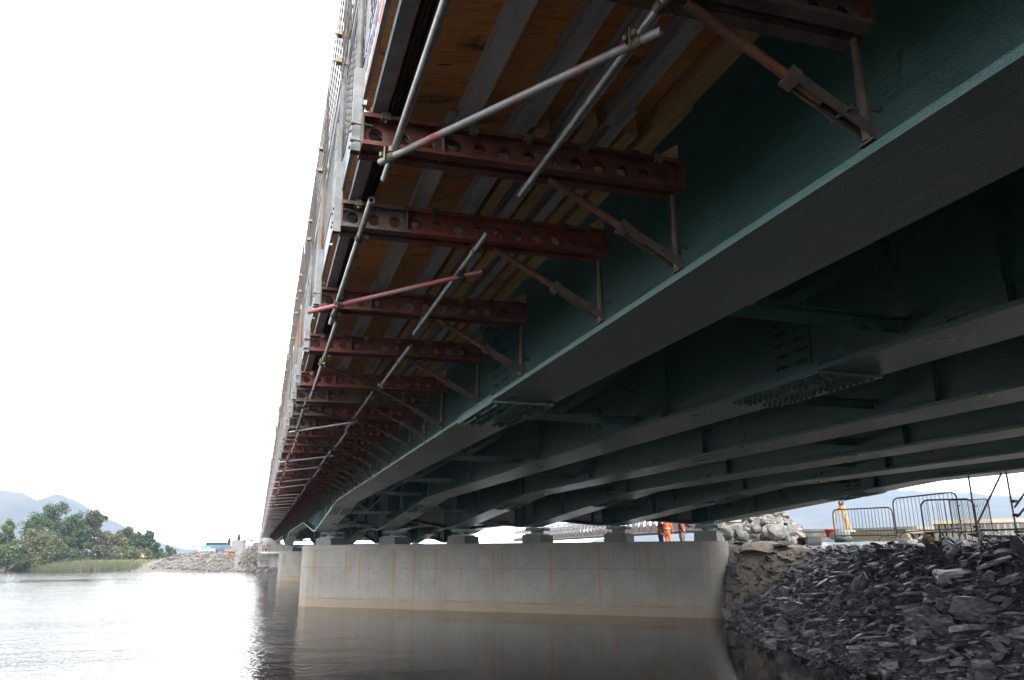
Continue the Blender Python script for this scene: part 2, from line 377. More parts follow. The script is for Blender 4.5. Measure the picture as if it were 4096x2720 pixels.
# ------------------------------------------------------------------ piers
SK = -.9266; PD = Vector((.7335,-.6797,0)); PN = Vector((.6797,.7335,0))
def gr(y): return .0052*y
GX0, GS = 3.219, 2.962
GXS = [GX0+GS*k for k in range(6)]
def pier_y(x, base): return base+SK*(x-2.602)
def make_pier(base, label):
    root = empty('bridge_pier', (2.602, base, 0), math.atan2(PD.y, PD.x)); tag(root, label, 'pier')
    L, Rr, H = 20.88, .93, 3.10
    out = []
    for i in range(13): a = math.pi/2+math.pi*i/12; out.append((Rr*math.cos(a), Rr+Rr*math.sin(a)))
    for i in range(13): a = -math.pi/2+math.pi*i/12; out.append((L+Rr*math.cos(a), Rr+Rr*math.sin(a)))
    n = len(out); v = [(x, y, -1.8) for x, y in out]+[(x, y, H-.02) for x, y in out]+[(x*.9985+.015, Rr+(y-Rr)*.975, H) for x, y in out]
    m = MB(); m.add(v, [(i, (i+1)%n, n+(i+1)%n, n+i) for i in range(n)]+[(n+i, n+(i+1)%n, 2*n+(i+1)%n, 2*n+i) for i in range(n)]+[tuple(range(2*n, 3*n))])
    m.sm = [i < 12 or 13 <= i < 25 for i in range(n)]+[False]*(n+1)
    m.build('shaft', m_pier, root)
    hm_ = bpy.data.materials.get('tie_hole_shadow') or mat('tie_hole_shadow', (.03,.028,.025), rough=.9)
    th = MB().tube((0, -.004, 0), (0, .02, 0), .024, 8); tme = mesh('tie_hole', th.v, th.f, hm_)
    for z in (1.22, 1.93):
        for k in range(12): link('tie_hole', tme, root, (.9+k*1.72+.25*math.sin(k*2.3), 0, z))
    for k in (9, 10.4): link('tie_hole', tme, root, (k, 0, 2.93))
    for k, gx in enumerate(GXS):
        u = (gx-2.602)/PD.x
        wd = .49
        pb = MB(); z0, z1 = H, 3.46
        pb.ext([(u-wd, .12), (u+wd, .12), (u+wd, 1.62), (u-wd, 1.62)], lambda a, b, t: (u+(a-u)*(1-.05*(t-z0)/(z1-z0)), b, t), z0+.002, z1)
        p = pb.build('bearing_plinth', m_plinth, root)
    return root
P1, P2B, ABY = 43.682, 91.3, 148.0
make_pier(P1, 'long pale concrete pier with rust streaks standing beside the slate bank')
make_pier(P2B, 'pale concrete pier out in the river, partly hidden behind the nearer pier')
for pi, base in enumerate((P1, P2B)):
    for k, gx in enumerate(GXS):
        y = pier_y(gx, base); zb = gbot = None
        c = Vector((gx, y, 0))+PN*.85
        b = empty('bridge_bearing', c, math.atan2(PD.y, PD.x))
        tag(b, ('steel bearing on the %s plinth of the near pier' % ('water-end', 'second', 'third', 'fourth', 'fifth', 'bank-end')[k]) if pi == 0 else 'steel pot bearing on the pier farther out in the river', 'bearing', 'steel bearings on the pier tops')
        MB().box((-.44,-.42,3.463), (.44,.42,3.53)).build('lower_plate', m_green, b)
        MB().tube((0,0,3.53), (0,0,3.655), .30, 20).build('pot', m_bearing, b)
        MB().box((-.50,-.36,3.657), (.50,.36,3.735)).build('upper_plate', m_bearing, b)
        MB().box((-.46,-.40,3.737), (.46,.40,3.80)).build('tapered_plate', m_green, b)

# ------------------------------------------------------------------ girders
def zbot(y, piers):
    zf = 4.435+gr(y)
    for p in piers:
        d = abs(y-p)
        if d < 12.0:
            zp = 3.803
            k = max(0, min(1, (d-.55)/(12.0-.55)))
            return zp+(4.435+gr(p+12*(1 if y > p else -1))-zp)*k
    return zf
def ztop(y): return 5.875+gr(y)
Y0 = -24
FW = .428
girders = []
glabels = ['outermost green plate girder carrying the formwork brackets along its web', 'second green plate girder from the bracket side, with a bolted splice underneath',
  'third green plate girder from the bracket side, resting on the third plinth', 'fourth green plate girder from the bracket side, above the white truss bridge',
  'fifth green plate girder from the bracket side, above the workers in orange', 'green edge girder over the slate bank and the crowd barriers']
for k, gx in enumerate(GXS):
    off = SK*(gx-2.602)
    piers = (P1+off, P2B+off); yend = ABY+off+1
    ks = [Y0, 0]
    for p in piers: ks += [p-12, p-.55, p+.55, p+12]
    ks += [yend]; ks = sorted(set(ks))
    yy = []
    for a, b in zip(ks, ks[1:]): yy += list(np.linspace(a, b, max(2, int((b-a)/3)+1)))[:-1]
    yy.append(yend)
    root = empty('plate_girder', (gx, 0, 0)); tag(root, glabels[k], 'girder', 'green plate girders under the deck'); girders.append(root)
    def strip(x0, x1, zl, zh, nm):
        v = []; f = []
        for y in yy: v += [(x0, y, zl(y)), (x1, y, zl(y)), (x1, y, zh(y)), (x0, y, zh(y))]
        for i in range(len(yy)-1):
            a = 4*i; b = a+4
            f += [(a, b, b+1, a+1), (a+1, b+1, b+2, a+2), (a+2, b+2, b+3, a+3), (a+3, b+3, b, a)]
        f += [(0,1,2,3), tuple(4*(len(yy)-1)+i for i in (3,2,1,0))]
        return link(nm, mesh(nm, v, f, m_green), root)
    zb = lambda y: zbot(y, piers)
    strip(-FW, FW, zb, lambda y: zb(y)+.052, 'bottom_flange')
    strip(-.009, .009, lambda y: zb(y)+.053, lambda y: ztop(y)-.001, 'web')
    strip(-.28, .28, ztop, lambda y: ztop(y)+.04, 'top_flange')
    if k == 0:
        strip(-.03, -.0095, lambda y: ztop(y)-.024, lambda y: ztop(y)-.002, 'weld_bead')
    # bolted splices
    for sy in [10.45-2.745*k+23.6*j for j in range(-1, 6)]:
        if not (-6 < sy < 118) : continue
        if min(abs(sy-p) for p in piers) < 3: continue
        sl = (zb(sy+.9)-zb(sy-.9))/1.8
        def fz(y, dz): return zb(sy)+sl*(y-sy)+dz
        def plate(x0, x1, a, b, d0, d1, nm):
            v = [(x, sy+t, fz(sy+t, d)) for d in (d0, d1) for x, t in ((x0,a),(x1,a),(x1,b),(x0,b))]
            return link(nm, mesh(nm, v, [(3,2,1,0),(4,5,6,7),(0,1,5,4),(1,2,6,5),(2,3,7,6),(3,0,4,7)], m_green), root)
        sp_ = plate(-.435, .435, -.92, .92, -.034, -.002, 'splice_plate')
        for s in (-1, 1): plate(min(s*.03, s*.435), max(s*.03, s*.435), -.92, .92, .055, .082, 'splice_plate')
        bo = MB(); bw = MB()
        def bolt(mb, p, nrm, r=.027, h=.036):
            p = Vector(p); nrm = Vector(nrm); a = nrm.orthogonal().normalized(); b = nrm.cross(a)
            vs = [p+(a*math.cos(i*math.pi/3)+b*math.sin(i*math.pi/3))*r for i in range(6)]
            vs += [q*.999+nrm*h*.75 for q in vs]
            vs = vs[:6]+[p+nrm*h*.8+(a*math.cos(i*math.pi/3)+b*math.sin(i*math.pi/3))*r*.86 for i in range(6)]
            mb.add(vs, [(i, (i+1)%6, 6+(i+1)%6, 6+i) for i in range(6)]+[tuple(range(6, 12))])
        for s in (-1, 1):
            for i in range(3):
                for j in range(16):
                    if j in (7, 8) and i != 1: continue
                    t = -.84+j*.112
                    bolt(bo, (s*(.115+.115*i), sy+t+(.05 if i == 1 else 0), fz(sy+t, -.034)), (0, 0, -1))
        tag(bo.build('flange_bolts', m_bolt, sp_), kind='stuff')
        zl, zh = zb(sy)+.16, ztop(sy)-.12
        for s in (-1, 1): wp_ = MB().box((min(s*.0095, s*.024), sy-.33, zl-.04), (max(s*.0095, s*.024), sy+.33, zh+.04)).build('web_splice_plate', m_green, root)
        nz = int((zh-zl)/.13)
        for s in (-1, 1):
            for i in range(nz+1):
                for t in (-.27,-.19,-.11,.11,.19,.27):
                    bolt(bw, (s*.024, sy+t+(.03 if i % 2 else 0), zl+(zh-zl)*i/nz), (s, 0, 0), .024, .034)
        tag(bw.build('web_bolts', m_bolt, wp_), kind='stuff')
        tb = MB()
        for s in (-1, 1):
            tp_ = MB().box((min(s*.03, s*.28), sy-.6, ztop(sy)-.026), (max(s*.03, s*.28), sy+.6, ztop(sy)-.004)).build('top_splice_plate', m_green, root)
            for i in range(2):
                for j in range(10): bolt(tb, (s*(.1+.1*i), sy-.52+j*.115, ztop(sy)-.026), (0, 0, -1), .024, .034)
        tag(tb.build('top_bolts', m_bolt, tp_), kind='stuff')
    # web stiffeners
    bys = sorted([7.25+6.2*j-2.745*k*.93 for j in range(-4, 24)])
    for y in bys:
        if -20 < y < yend-1:
            for s in ((-1, 1) if 0 < k < 5 else ((1,) if k == 0 else (-1,))):
                MB().box((min(s*.0095, s*.13), y-.008, zb(y)+.054), (max(s*.0095, s*.13), y+.008, ztop(y)-.003)).build('stiffener', m_green, root)
    if k in (0, 5):
        s0 = -1 if k == 0 else 1
        y = 2.3
        while y < 147:
            if y > 38 or k: MB().box((min(s0*.0095, s0*.14), y-.007, zb(y)+.054), (max(s0*.0095, s0*.14), y+.007, ztop(y)-.003)).build('stiffener', m_green, root)
            y += 3.1
    for p in piers:
        for dy in (-.35, -.12, .12, .35):
            for s in (-1, 1): MB().box((min(s*.0095, s*.36), p+dy-.014, zb(p)+.054), (max(s*.0095, s*.36), p+dy+.014, ztop(p)-.003)).build('bearing_stiffener', m_green, root)
# cross bracing between the girders
n_br = 0
for k in range(5):
    for j in range(-2, 22):
        y = 7.25+6.2*j-2.745*(k+.5)*.93
        off = SK*(GXS[k]-2.602); piers = (P1+off, P2B+off)
        if not (-10 < y < ABY+off-3) or (k > 0 and (j+k) % 2): continue
        zl = zbot(y, piers)+.30; zt = ztop(y)-.22
        r_ = empty('cross_brace', ((GXS[k]+GXS[k+1])/2, y, 0)); tag(r_, 'green angle bracing frame fixed between two plate girders', 'bracing', 'cross bracing between the girders')
        h = GS/2-.03
        MB().bar((-h, 0, zl), (h, 0, zl), .016, .13).bar((-h, -.06, zl+.063), (h, -.06, zl+.063), .12, .012).build('bottom_strut', m_green, r_)
        MB().bar((-h, .02, zt), (0, .02, zl+.07), .014, .11).bar((-h, .07, zt+.05), (0, .07, zl+.12), .1, .012).build('diagonal', m_green, r_)
        MB().bar((h, .02, zt), (0, .02, zl+.07), .014, .11).bar((h, .07, zt+.05), (0, .07, zl+.12), .1, .012).build('diagonal', m_green, r_)
# deck slab on the girders
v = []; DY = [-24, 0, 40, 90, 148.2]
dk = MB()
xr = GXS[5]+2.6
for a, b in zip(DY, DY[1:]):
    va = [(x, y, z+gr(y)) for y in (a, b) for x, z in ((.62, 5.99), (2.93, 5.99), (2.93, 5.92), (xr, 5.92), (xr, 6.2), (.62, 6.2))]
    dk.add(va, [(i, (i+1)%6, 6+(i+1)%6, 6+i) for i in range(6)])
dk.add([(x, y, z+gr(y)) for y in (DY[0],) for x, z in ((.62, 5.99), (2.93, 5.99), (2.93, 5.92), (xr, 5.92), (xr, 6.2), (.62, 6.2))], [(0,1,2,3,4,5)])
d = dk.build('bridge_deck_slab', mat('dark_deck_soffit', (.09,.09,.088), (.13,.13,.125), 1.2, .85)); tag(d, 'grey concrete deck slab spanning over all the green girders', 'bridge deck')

# ------------------------------------------------------------------ soldier brackets
GRD = .0052
BY = [-1.1, .9, 2.75, 4.68, 6.06, 8.33, 10.29, 12.6, 14.0, 15.5, 17.2, 18.5, 20.1, 21.6, 23.5, 24.9]
while BY[-1] < 146: BY.append(BY[-1]+1.62+random.uniform(-.2, .2))
def channel(x0, x1, n, s, nm):
    m = MB(); h0, h1 = 0, .235; L = x1-x0; cw = L/n; y = s*.03; hr = .052
    for i in range(n):
        a = x0+i*cw; b = a+cw; cx = (a+b)/2; cz = .1175
        N = 12; ci = []; oi = []; ri = []
        for k in range(N):
            t = 2*math.pi*(k+.5)/N; c, s_ = math.cos(t), math.sin(t)
            ci.append((cx+hr*c, y, cz+hr*s_)); ri.append((cx+hr*.97*c, y-s*.018, cz+hr*.97*s_))
            k2 = min((cw/2)/max(abs(c), 1e-6), .1175/max(abs(s_), 1e-6))
            oi.append((cx+k2*c, y, cz+k2*s_))
        # square the corners
        for k in range(N):
            px, _, pz = oi[k]
            if k in (1, 4, 7, 10): oi[k] = (a if px < cx else b, y, h0 if pz < cz else h1)
        vs = ci+oi+ri
        m.add(vs, [(k, (k+1)%N, N+(k+1)%N, N+k) for k in range(N)]+[(k, (k+1)%N, 2*N+(k+1)%N, 2*N+k) for k in range(N)])
    for z0, z1 in ((0, .0), (h1, h1)):
        t = .007; d = .006
        zz = (-.0, .008) if z0 == 0 else (h1-.008, h1)
        m.box((x0, min(y, s*.115), zz[0]), (x1, max(y, s*.115), zz[1]))
        lz = (.008, .03) if z0 == 0 else (h1-.03, h1-.008)
        m.box((x0, s*.115-(.006 if s > 0 else 0), lz[0]), (x1, s*.115+(0 if s > 0 else .006), lz[1]))
    return mesh(nm, m.v, m.f, m_red)
XO, XJ, XI = .45, .99, 2.83
ch_o = [channel(XO, XJ-.004, 3, s, 'outer_soldier_channel') for s in (-1, 1)]
ch_i = [channel(XJ+.004, XI, 10, s, 'inner_soldier_channel') for s in (-1, 1)]
tilt = math.atan2(.045, 2.38)
SZ = 5.085
def make_bracket():
    root = empty('formwork_bracket', (0, 0, 0))
    beam = []
    def put(nm, me):
        o = link(nm, me, root, (0, 0, SZ)); o.rotation_euler = (0, -tilt, 0); return o
    for me in ch_o: put('outer_soldier_channel', me)
    for me in ch_i: put('inner_soldier_channel', me)
    m = MB().box((XO-.012,-.12,-.004), (XO-.002,.12,.24)); put('outer_end_plate', mesh('end', m.v, m.f, m_greybrown))
    m = MB().box((XJ-.003,-.118,-.003), (XJ+.003,.118,.238)); m.box((XJ-.05,-.016,.02), (XJ+.05,.016,.2)); put('joint_plate', mesh('joint', m.v, m.f, m_greybrown))
    m = MB().box((XI+.002,-.12,-.004), (XI+.012,.12,.24)); put('inner_end_plate', mesh('end', m.v, m.f, m_darkred))
    a = Vector((1.79, 0, 5.10)); b = Vector((2.83, 0, 4.545)); dd = (b-a).normalized(); upn = dd.cross(Vector((0, 1, 0)))
    mid = a+(b-a)*.54
    MB().tube(a, a+(b-a)*.72, .027, 12).build('strut_tube', m_rust, root)
    m = MB()
    for s in (-1, 1): m.bar(mid+Vector((0, s*.033, 0)), b+Vector((0, s*.033, 0)), .008, .062, upn)
    m.bar(mid+upn*.034, b+upn*.034, .06, .007, upn)
    m.bar(mid-dd*.02, mid+dd*.045, .082, .084, upn)
    m.tube(mid+(b-mid)*.62+Vector((0,-.075,0)), mid+(b-mid)*.62+Vector((0,.075,0)), .011, 8)
    m.box((2.78,-.05,4.50), (2.9,.05,4.512))
    m.build('strut_jack', m_brownsteel, root)
    m = MB().tube((2.80, 0, 5.12), (2.80, 0, 4.84), .024, 10).tube((2.80, 0, 4.86), (2.80, 0, 4.515), .030, 10).tube((2.73, .02, 4.70), (2.87, -.02, 4.70), .009, 6).tube((2.86,-.02,4.70),(2.885,-.024,4.70),.017,6)
    m.build('inner_post', m_brownsteel, root)
    return root
proto = make_bracket()
tag(proto, 'x', 'formwork bracket', 'soldier brackets hung along the outer girder')
KN = [c.name for c in proto.children]
for i, y in enumerate(BY):
    o = proto if i == 0 else copy_tree(proto)
    o.location = (0, y, gr(y)); k = i-2   # k = 0 is the first one in view
    kinds = {2: ('g', 'g'), 3: ('d', 'd'), 4: ('g', 'r'), 5: ('d', 'd'), 6: ('r', 'd'), 7: ('r', 'r'), 8: ('g', 'g'), 9: ('g', 'r'), 10: ('g', 'd')}.get(i, random.choice([('d', 'd'), ('r', 'd'), ('d', 'r'), ('d', 'd'), ('r', 'r')]))
    MM = dict(g=m_greybrown, d=m_darkred, r=m_red)
    for c in o.children:
        st = c.name.split('.')[0]
        if st == 'outer_soldier_channel': setmat(c, MM[kinds[0]])
        if st == 'inner_soldier_channel': setmat(c, MM[kinds[1]])
    nmx = {'g': 'grey-brown', 'd': 'dark red', 'r': 'rust-red'}
    cd = nmx[kinds[1]] if kinds[0] == kinds[1] else '%s bracket with a %s outer end' % (nmx[kinds[1]], nmx[kinds[0]])
    if kinds[0] == kinds[1]: cd += ' soldier bracket'
    if 0 <= k < 12: o['label'] = '%s, %s in the row counting from the camera' % (cd, ORD[k])
    elif k < 0: o['label'] = 'soldier bracket overhead, before the first one in the picture'
    else: o['label'] = 'reddish soldier bracket far along the receding row under the deck edge'
# clips that hold the joists to the soldiers
CLX = [.60, 1.16, 1.62, 2.02, 2.40, 2.66]
clip = MB().box((-.028,-.135,-.02), (.028,-.10,.03)).box((-.03,-.15,-.03), (.03,-.105,-.012)).tube((0,-.13,-.05),(0,-.13,.0),.012,6)
clip_me = mesh('joist_clip', clip.v, clip.f, m_brass, clip.sm)
br = [o for o in col.objects if o.name.split('.')[0] == 'formwork_bracket']
m = MB().tube((-.075,0,0), (.06,0,0), .009, 6).tube((-.085,0,0), (-.06,0,0), .017, 6).tube((.005,0,0), (.02,0,0), .016, 6)
eb = mesh('end_bolt', m.v, m.f, m_galvlight, m.sm)
for o in br[2:16]:
    for z in (.06, .185):
        for y in (-.05, .05): link('end_bolt', eb, o, (XO, y, SZ+z))
for o in br[2:12]:
    for x in CLX:
        c = link('joist_clip', clip_me, o, (x+random.uniform(-.05, .05), 0, SZ+.22+.019*(x-.45)))
        c.rotation_euler = (0, 0, random.uniform(-.2, .2))
        if random.random() < .5: setmat(c, m_darkclip)

# ------------------------------------------------------------------ edge posts
def post_proto(tubem, nm):
    r_ = empty(nm, (0, 0, 0))
    s = MB(); x, h = .403, .032
    for (a, b) in (((x-h,-h,5.095),(x-h+.004,h,5.735)),((x+h-.004,-h,5.095),(x+h,h,5.735)),((x-h+.0045,-h,5.095),(x+h-.0045,-h+.004,5.735)),((x-h+.0045,h-.004,5.095),(x+h-.0045,h,5.735))): s.box(a, b)
    s.box((x-h+.005,-h+.005,5.11), (x+h-.005,h-.005,5.115)); s.tube((x,-h-.001,5.69),(x,-h+.003,5.69),.010,8)
    s.build('post_sleeve', m_galvlight, r_)
    MB().tube((x, 0, 5.5), (x-.03, 0, 7.40), .0242, 12).build('post_tube', tubem, r_)
    c = MB()
    for z in (6.72, 7.0):
        xx = x-.03*(z-5.5)/1.9
        c.tube((xx, 0, z-.035), (xx, 0, z+.035), .033, 10); c.box((xx-.075,-.03,z-.02), (xx-.03,.03,z+.02)); c.tube((xx-.1,.0,z),(xx+.04,.0,z),.008,6)
    c.build('coupler', m_brass, r_)
    return r_
pp = [post_proto(m_posttube, 'edge_post'), post_proto(m_rusttube, 'edge_post')]
for i, y in enumerate(BY):
    j = 1 if i in (5, 7, 8, 11, 14) or (i > 15 and random.random() < .3) else 0
    o = pp[j]
    if o.get('category'): o = copy_tree(o)
    o.location = (random.uniform(-.008, .008), y-.0, gr(y)+random.uniform(-.06, .08)*(i != 3)); o.rotation_euler = (random.uniform(-.012,.012), 0, 0)
    tag(o, 'x', 'edge post', 'edge protection posts along the deck edge')
    k = i-3
    kind = ('rust-streaked' if j else 'galvanised')+' edge post in a square sleeve'
    o['label'] = '%s, %s along the deck edge from the camera' % (kind, ORD[k]) if 0 <= k < 12 else ('%s, far along the white-sky deck edge' % kind if k >= 12 else 'galvanised edge post overhead, before the first in view')

# ------------------------------------------------------------------ mesh barriers, toe boards, brick guards, rails
def barrier_proto():
    r_ = empty('mesh_barrier', (0, 0, 0)); L = 2.56; X = .445
    t = MB().box((X-.006, .02, 5.455), (X+.006, L-.02, 5.82)); t.box((X-.014, .02, 5.445), (X+.014, L-.02, 5.454)); t.box((X-.014, .02, 5.821), (X+.014, L-.02, 5.832))
    tbd = t.build('toe_board', m_board, r_); global TBD; TBD = tbd
    f = MB().tube((X, .02, 6.80), (X, L-.02, 6.80), .016, 8).tube((X, .03, 5.834), (X, .03, 6.80), .014, 8).tube((X, L-.03, 5.834), (X, L-.03, 6.80), .014, 8)
    f.build('frame', m_galvlight, r_)
    m = MB(); n = 24; rows = 10; dy = (L-.08)/n; dz = .95/rows
    for j in range(rows+1):
        for i in range(n):
            off = dy/2 if j % 2 else 0
            y = .04+i*dy+off; z = 5.845+j*dz
            if j < rows:
                for s in (-1, 1):
                    yy_ = y+s*dy/2
                    if .03 < yy_ < L-.03: m.bar((X, y, z+dz*.18), (X, yy_, z+dz*.82), .004, .012, (1, 0, 0))
            m.bar((X, y, z-dz*.18), (X, y, z+dz*.18), .004, .014, (1, 0, 0))
    tag(m.build('honeycomb_mesh', m_galvlight, r_), kind='stuff')
    s = MB().box((X-.0095, 1.58, 5.46), (X-.0065, 2.5, 5.815)); s.build('banner', m_white, tbd)
    s = MB().box((X-.0115, 1.9, 5.475), (X-.0098, 2.48, 5.545)).build('orange_strip', m_orange, tbd)
    s = MB(); z0 = 5.475
    s.add([(X-.012, 1.64, z0), (X-.012, 1.86, z0), (X-.012, 1.86, z0+.31), (X-.012, 1.64, z0+.31)], [(3,2,1,0)]); s.build('orange_logo_panel', m_orange, tbd)
    return r_
bp = barrier_proto()
tag(bp, 'x', 'barrier', 'mesh edge barriers along the deck edge')
def text_mesh(name, body, size, m, parent, loc, bold=0, shear=0):
    cu = bpy.data.curves.new(name, 'FONT'); cu.body = body; cu.size = size; cu.extrude = .0006; cu.offset = bold; cu.shear = shear
    cu.resolution_u = 2
    o = bpy.data.objects.new(name, cu); col.objects.link(o)
    dg = bpy.context.evaluated_depsgraph_get(); dg.update()
    me = bpy.data.meshes.new_from_object(o.evaluated_get(dg)); bpy.data.objects.remove(o); me.materials.clear(); me.materials.append(m)
    ob = link(name, me, parent, loc)
    # read from outside (-X side): text runs from +Y to -Y, upright in Z
    ob.rotation_euler = (R(90), 0, R(-90)); return ob
text_mesh('safety_lettering', 'SAFETY FIRST', .060, m_white, TBD, (.4315, 2.45, 5.488), .0005).scale = (1.12, 1, 1)
text_mesh('brand_lettering', 'ULTRAGUARD', .23, m_navy, TBD, (.4315, 2.48, 5.60), .004, .25).scale = (.42, 1, 1)
text_mesh('logo_lettering', 'RMD', .13, m_white, TBD, (.4305, 1.85, 5.63), .0015, .2).scale = (.62, 1, 1)
text_mesh('logo_lettering', 'KWIKFORM', .062, m_white, TBD, (.4305, 1.855, 5.53), .0004, .2).scale = (.52, 1, 1)
y = 2.05; i = 0
while y < 147:
    o = bp if i == 0 else copy_tree(bp)
    o.location = (0, y, gr(y)); o['label'] = ('%s mesh barrier with safety banner, counted along the deck edge from the camera' % ORD[i]) if i < 8 else 'mesh barrier with printed toe board, far along the deck edge'
    y += 2.6; i += 1
bx = copy_tree(bp); bx.location = (0, 2.05-2.6, 0); bx['label'] = 'mesh barrier overhead, before the first one in view'
# brick guards of welded wire outside the posts
def guard_proto():
    r_ = empty('brick_guard', (0, 0, 0)); m = MB(); L = 2.3; X0, X1, Z0, Z1 = .372, .325, 6.52, 7.40
    P = lambda u, v: (X0+(X1-X0)*v, u, Z0+(Z1-Z0)*v+.015*math.sin(u*2.1))
    n = 21
    for a in range(n+1): u = L*a/n; m.tube(P(u, 0), P(u, 1), .0045, 4)
    for b in range(0, 6):
        for a in range(n): m.tube(P(L*a/n, b/5), P(L*(a+1)/n, b/5), .0045, 4)
    tag(m.build('welded_wire', m_darkclip, r_), kind='stuff'); return r_
gp = guard_proto(); tag(gp, 'x', 'brick guard', 'wire brick guards outside the posts')
y = 3.1; i = 0
while y < 147:
    o = gp if i == 0 else copy_tree(gp)
    o.location = (random.uniform(-.02, .02), y, gr(y)+random.uniform(-.03, .05)); o.rotation_euler = (0, random.uniform(-.004, .004), 0)
    o['label'] = ('wire brick guard, %s along the deck edge from the camera' % ORD[i]) if i < 8 else 'wire brick guard far along the deck edge'
    y += 2.22; i += 1
y = .4; i = 0
while y < 147:
    L = 3.9
    h = MB().bar((.452, 0, 7.02), (.452, L, 7.02+gr(L)), .038, .36).build('guard_rail', m_galvlight, None, (random.uniform(-.006,.006), y, gr(y)))
    tag(h, ('flat grey guard board above the mesh barrier, %s from the camera' % ORD[i]) if i < 5 else 'flat grey guard board far along the deck edge', 'guard board', 'guard boards along the deck edge')
    y += L+.02; i += 1

# ------------------------------------------------------------------ formwork: joists, timbers, plywood, edge beam
def zj(x): return 5.36+.19*(x-.7)
PX0, PX1 = .73, 2.93
sheet_me = {}
y = -4.0; i = 0
def sheet(L):
    v = []
    for dz in (.152, .170):
        for x, yy_ in ((PX0, 0), (PX1, 0), (PX1, L), (PX0, L)): v.append((x, yy_, zj(x)+dz+(gr(L) if yy_ else 0)))
    return mesh('plywood_sheet', v, [(3,2,1,0),(4,5,6,7),(0,1,5,4),(1,2,6,5),(2,3,7,6),(3,0,4,7)], m_ply)
sh = sheet(1.216)
while y < 147:
    o = link('plywood_sheet', sh, None, (0, y, gr(y)))
    k = i-5
    tag(o, ('orange plywood soffit sheet, %s bay strip from the camera' % ORD[k]) if 0 <= k < 10 else ('orange plywood soffit sheet far along the underside of the deck edge' if k >= 10 else 'plywood soffit sheet overhead, before those in view'), 'plywood sheet', 'plywood soffit sheets under the deck edge')
    y += 1.22; i += 1
def joist_mesh(wd, ht, L, m, kind):
    mb = MB()
    if kind == 'alu':
        pr = [(-wd/2,0),(wd/2,0),(wd/2,.028),(wd*.22,.04),(wd*.22,ht-.03),(wd*.42,ht-.022),(wd*.42,ht),(-wd*.42,ht),(-wd*.42,ht-.022),(-wd*.22,ht-.03),(-wd*.22,.04),(-wd/2,.028)]
    else: pr = [(-wd/2,0),(wd/2,0),(wd/2,ht),(-wd/2,ht)]
    mb.ext(pr, lambda u, v, t: (u, t, v+gr(t)), 0, L); return mesh('joist', mb.v, mb.f, m)
SEG = [(-3, 4.74)]
sidx = [3, 5, 7, 9, 11]+list(range(14, len(BY)-1, 3))
for a, b in zip(sidx, sidx[1:]+[len(BY)-1]): SEG.append((BY[a]+.12, BY[b]+.08))
LAY1 = [(1.155,.165,'alu'),(1.63,.165,'alu'),(1.97,.15,'alu'),(2.32,.165,'alu'),(2.79,.17,'wood')]
LAY2 = [(1.095,.16,'alu'),(1.605,.165,'alu'),(1.79,.10,'wood'),(1.995,.13,'alu'),(2.17,.11,'wood'),(2.385,.125,'alu'),(2.585,.11,'wood'),(2.81,.16,'wood')]
for si, (a, b) in enumerate(SEG):
    for ji, (x, wd, kd) in enumerate(LAY1 if si == 0 else LAY2):
        if kd == 'alu': wd *= .80; x += .012
        a2 = a+(random.uniform(-.1, .12) if si else 0)-(.25 if ji % 2 and si else 0)
        o = link('joist' if kd == 'alu' else 'timber_bearer', joist_mesh(wd, .150, b-a2, m_alu if kd == 'alu' else m_timber, kd), None, (x+random.uniform(-.012, .012), a2, zj(x)+gr(a2)-.0))
        o.rotation_euler = (0, -math.atan(.19)*.0, random.uniform(-.002, .002))
        place = 'overhead in the first bays' if si == 0 else ('in the %s bays from the camera' % ORD[si]) if si < 5 else 'far along the deck edge'
        if kd == 'alu':
            tag(o, ('grey aluminium joist, %s from the edge, %s' % (ORD[ji], place)) if si < 5 else 'grey aluminium joist under the plywood far along the deck edge', 'joist', 'joists under the plywood')
        else:
            tag(o, (('yellow timber bearer, %s from the edge, %s' % (ORD[ji], place)) if ji < 7 and si else 'yellow timber along the girder flange, %s' % place) if si < 5 else 'yellow timber bearer under the plywood far along the deck edge', 'timber', 'timber bearers under the plywood')
# packers on the inner ends of the soldiers
for i, y in enumerate(BY[:14]):
    x = 2.74; z = SZ+.235+.019*2.3+gr(y)
    m = MB().add([(-.09,-.05,0),(.1,-.05,0),(.1,.05,0),(-.09,.05,0),(-.07,-.05,.05),(.1,-.05,.17),(.1,.05,.17),(-.07,.05,.05)], [(3,2,1,0),(4,5,6,7),(0,1,5,4),(1,2,6,5),(2,3,7,6),(3,0,4,7)])
    o = m.build('timber_wedge', m_timber, None, (x, y, z+.002)); tag(o, 'small yellow timber wedge on the inner end of the %s bracket' % (ORD[i-2] if i > 1 else 'overhead'), 'wedge', 'timber wedges on the soldier ends')
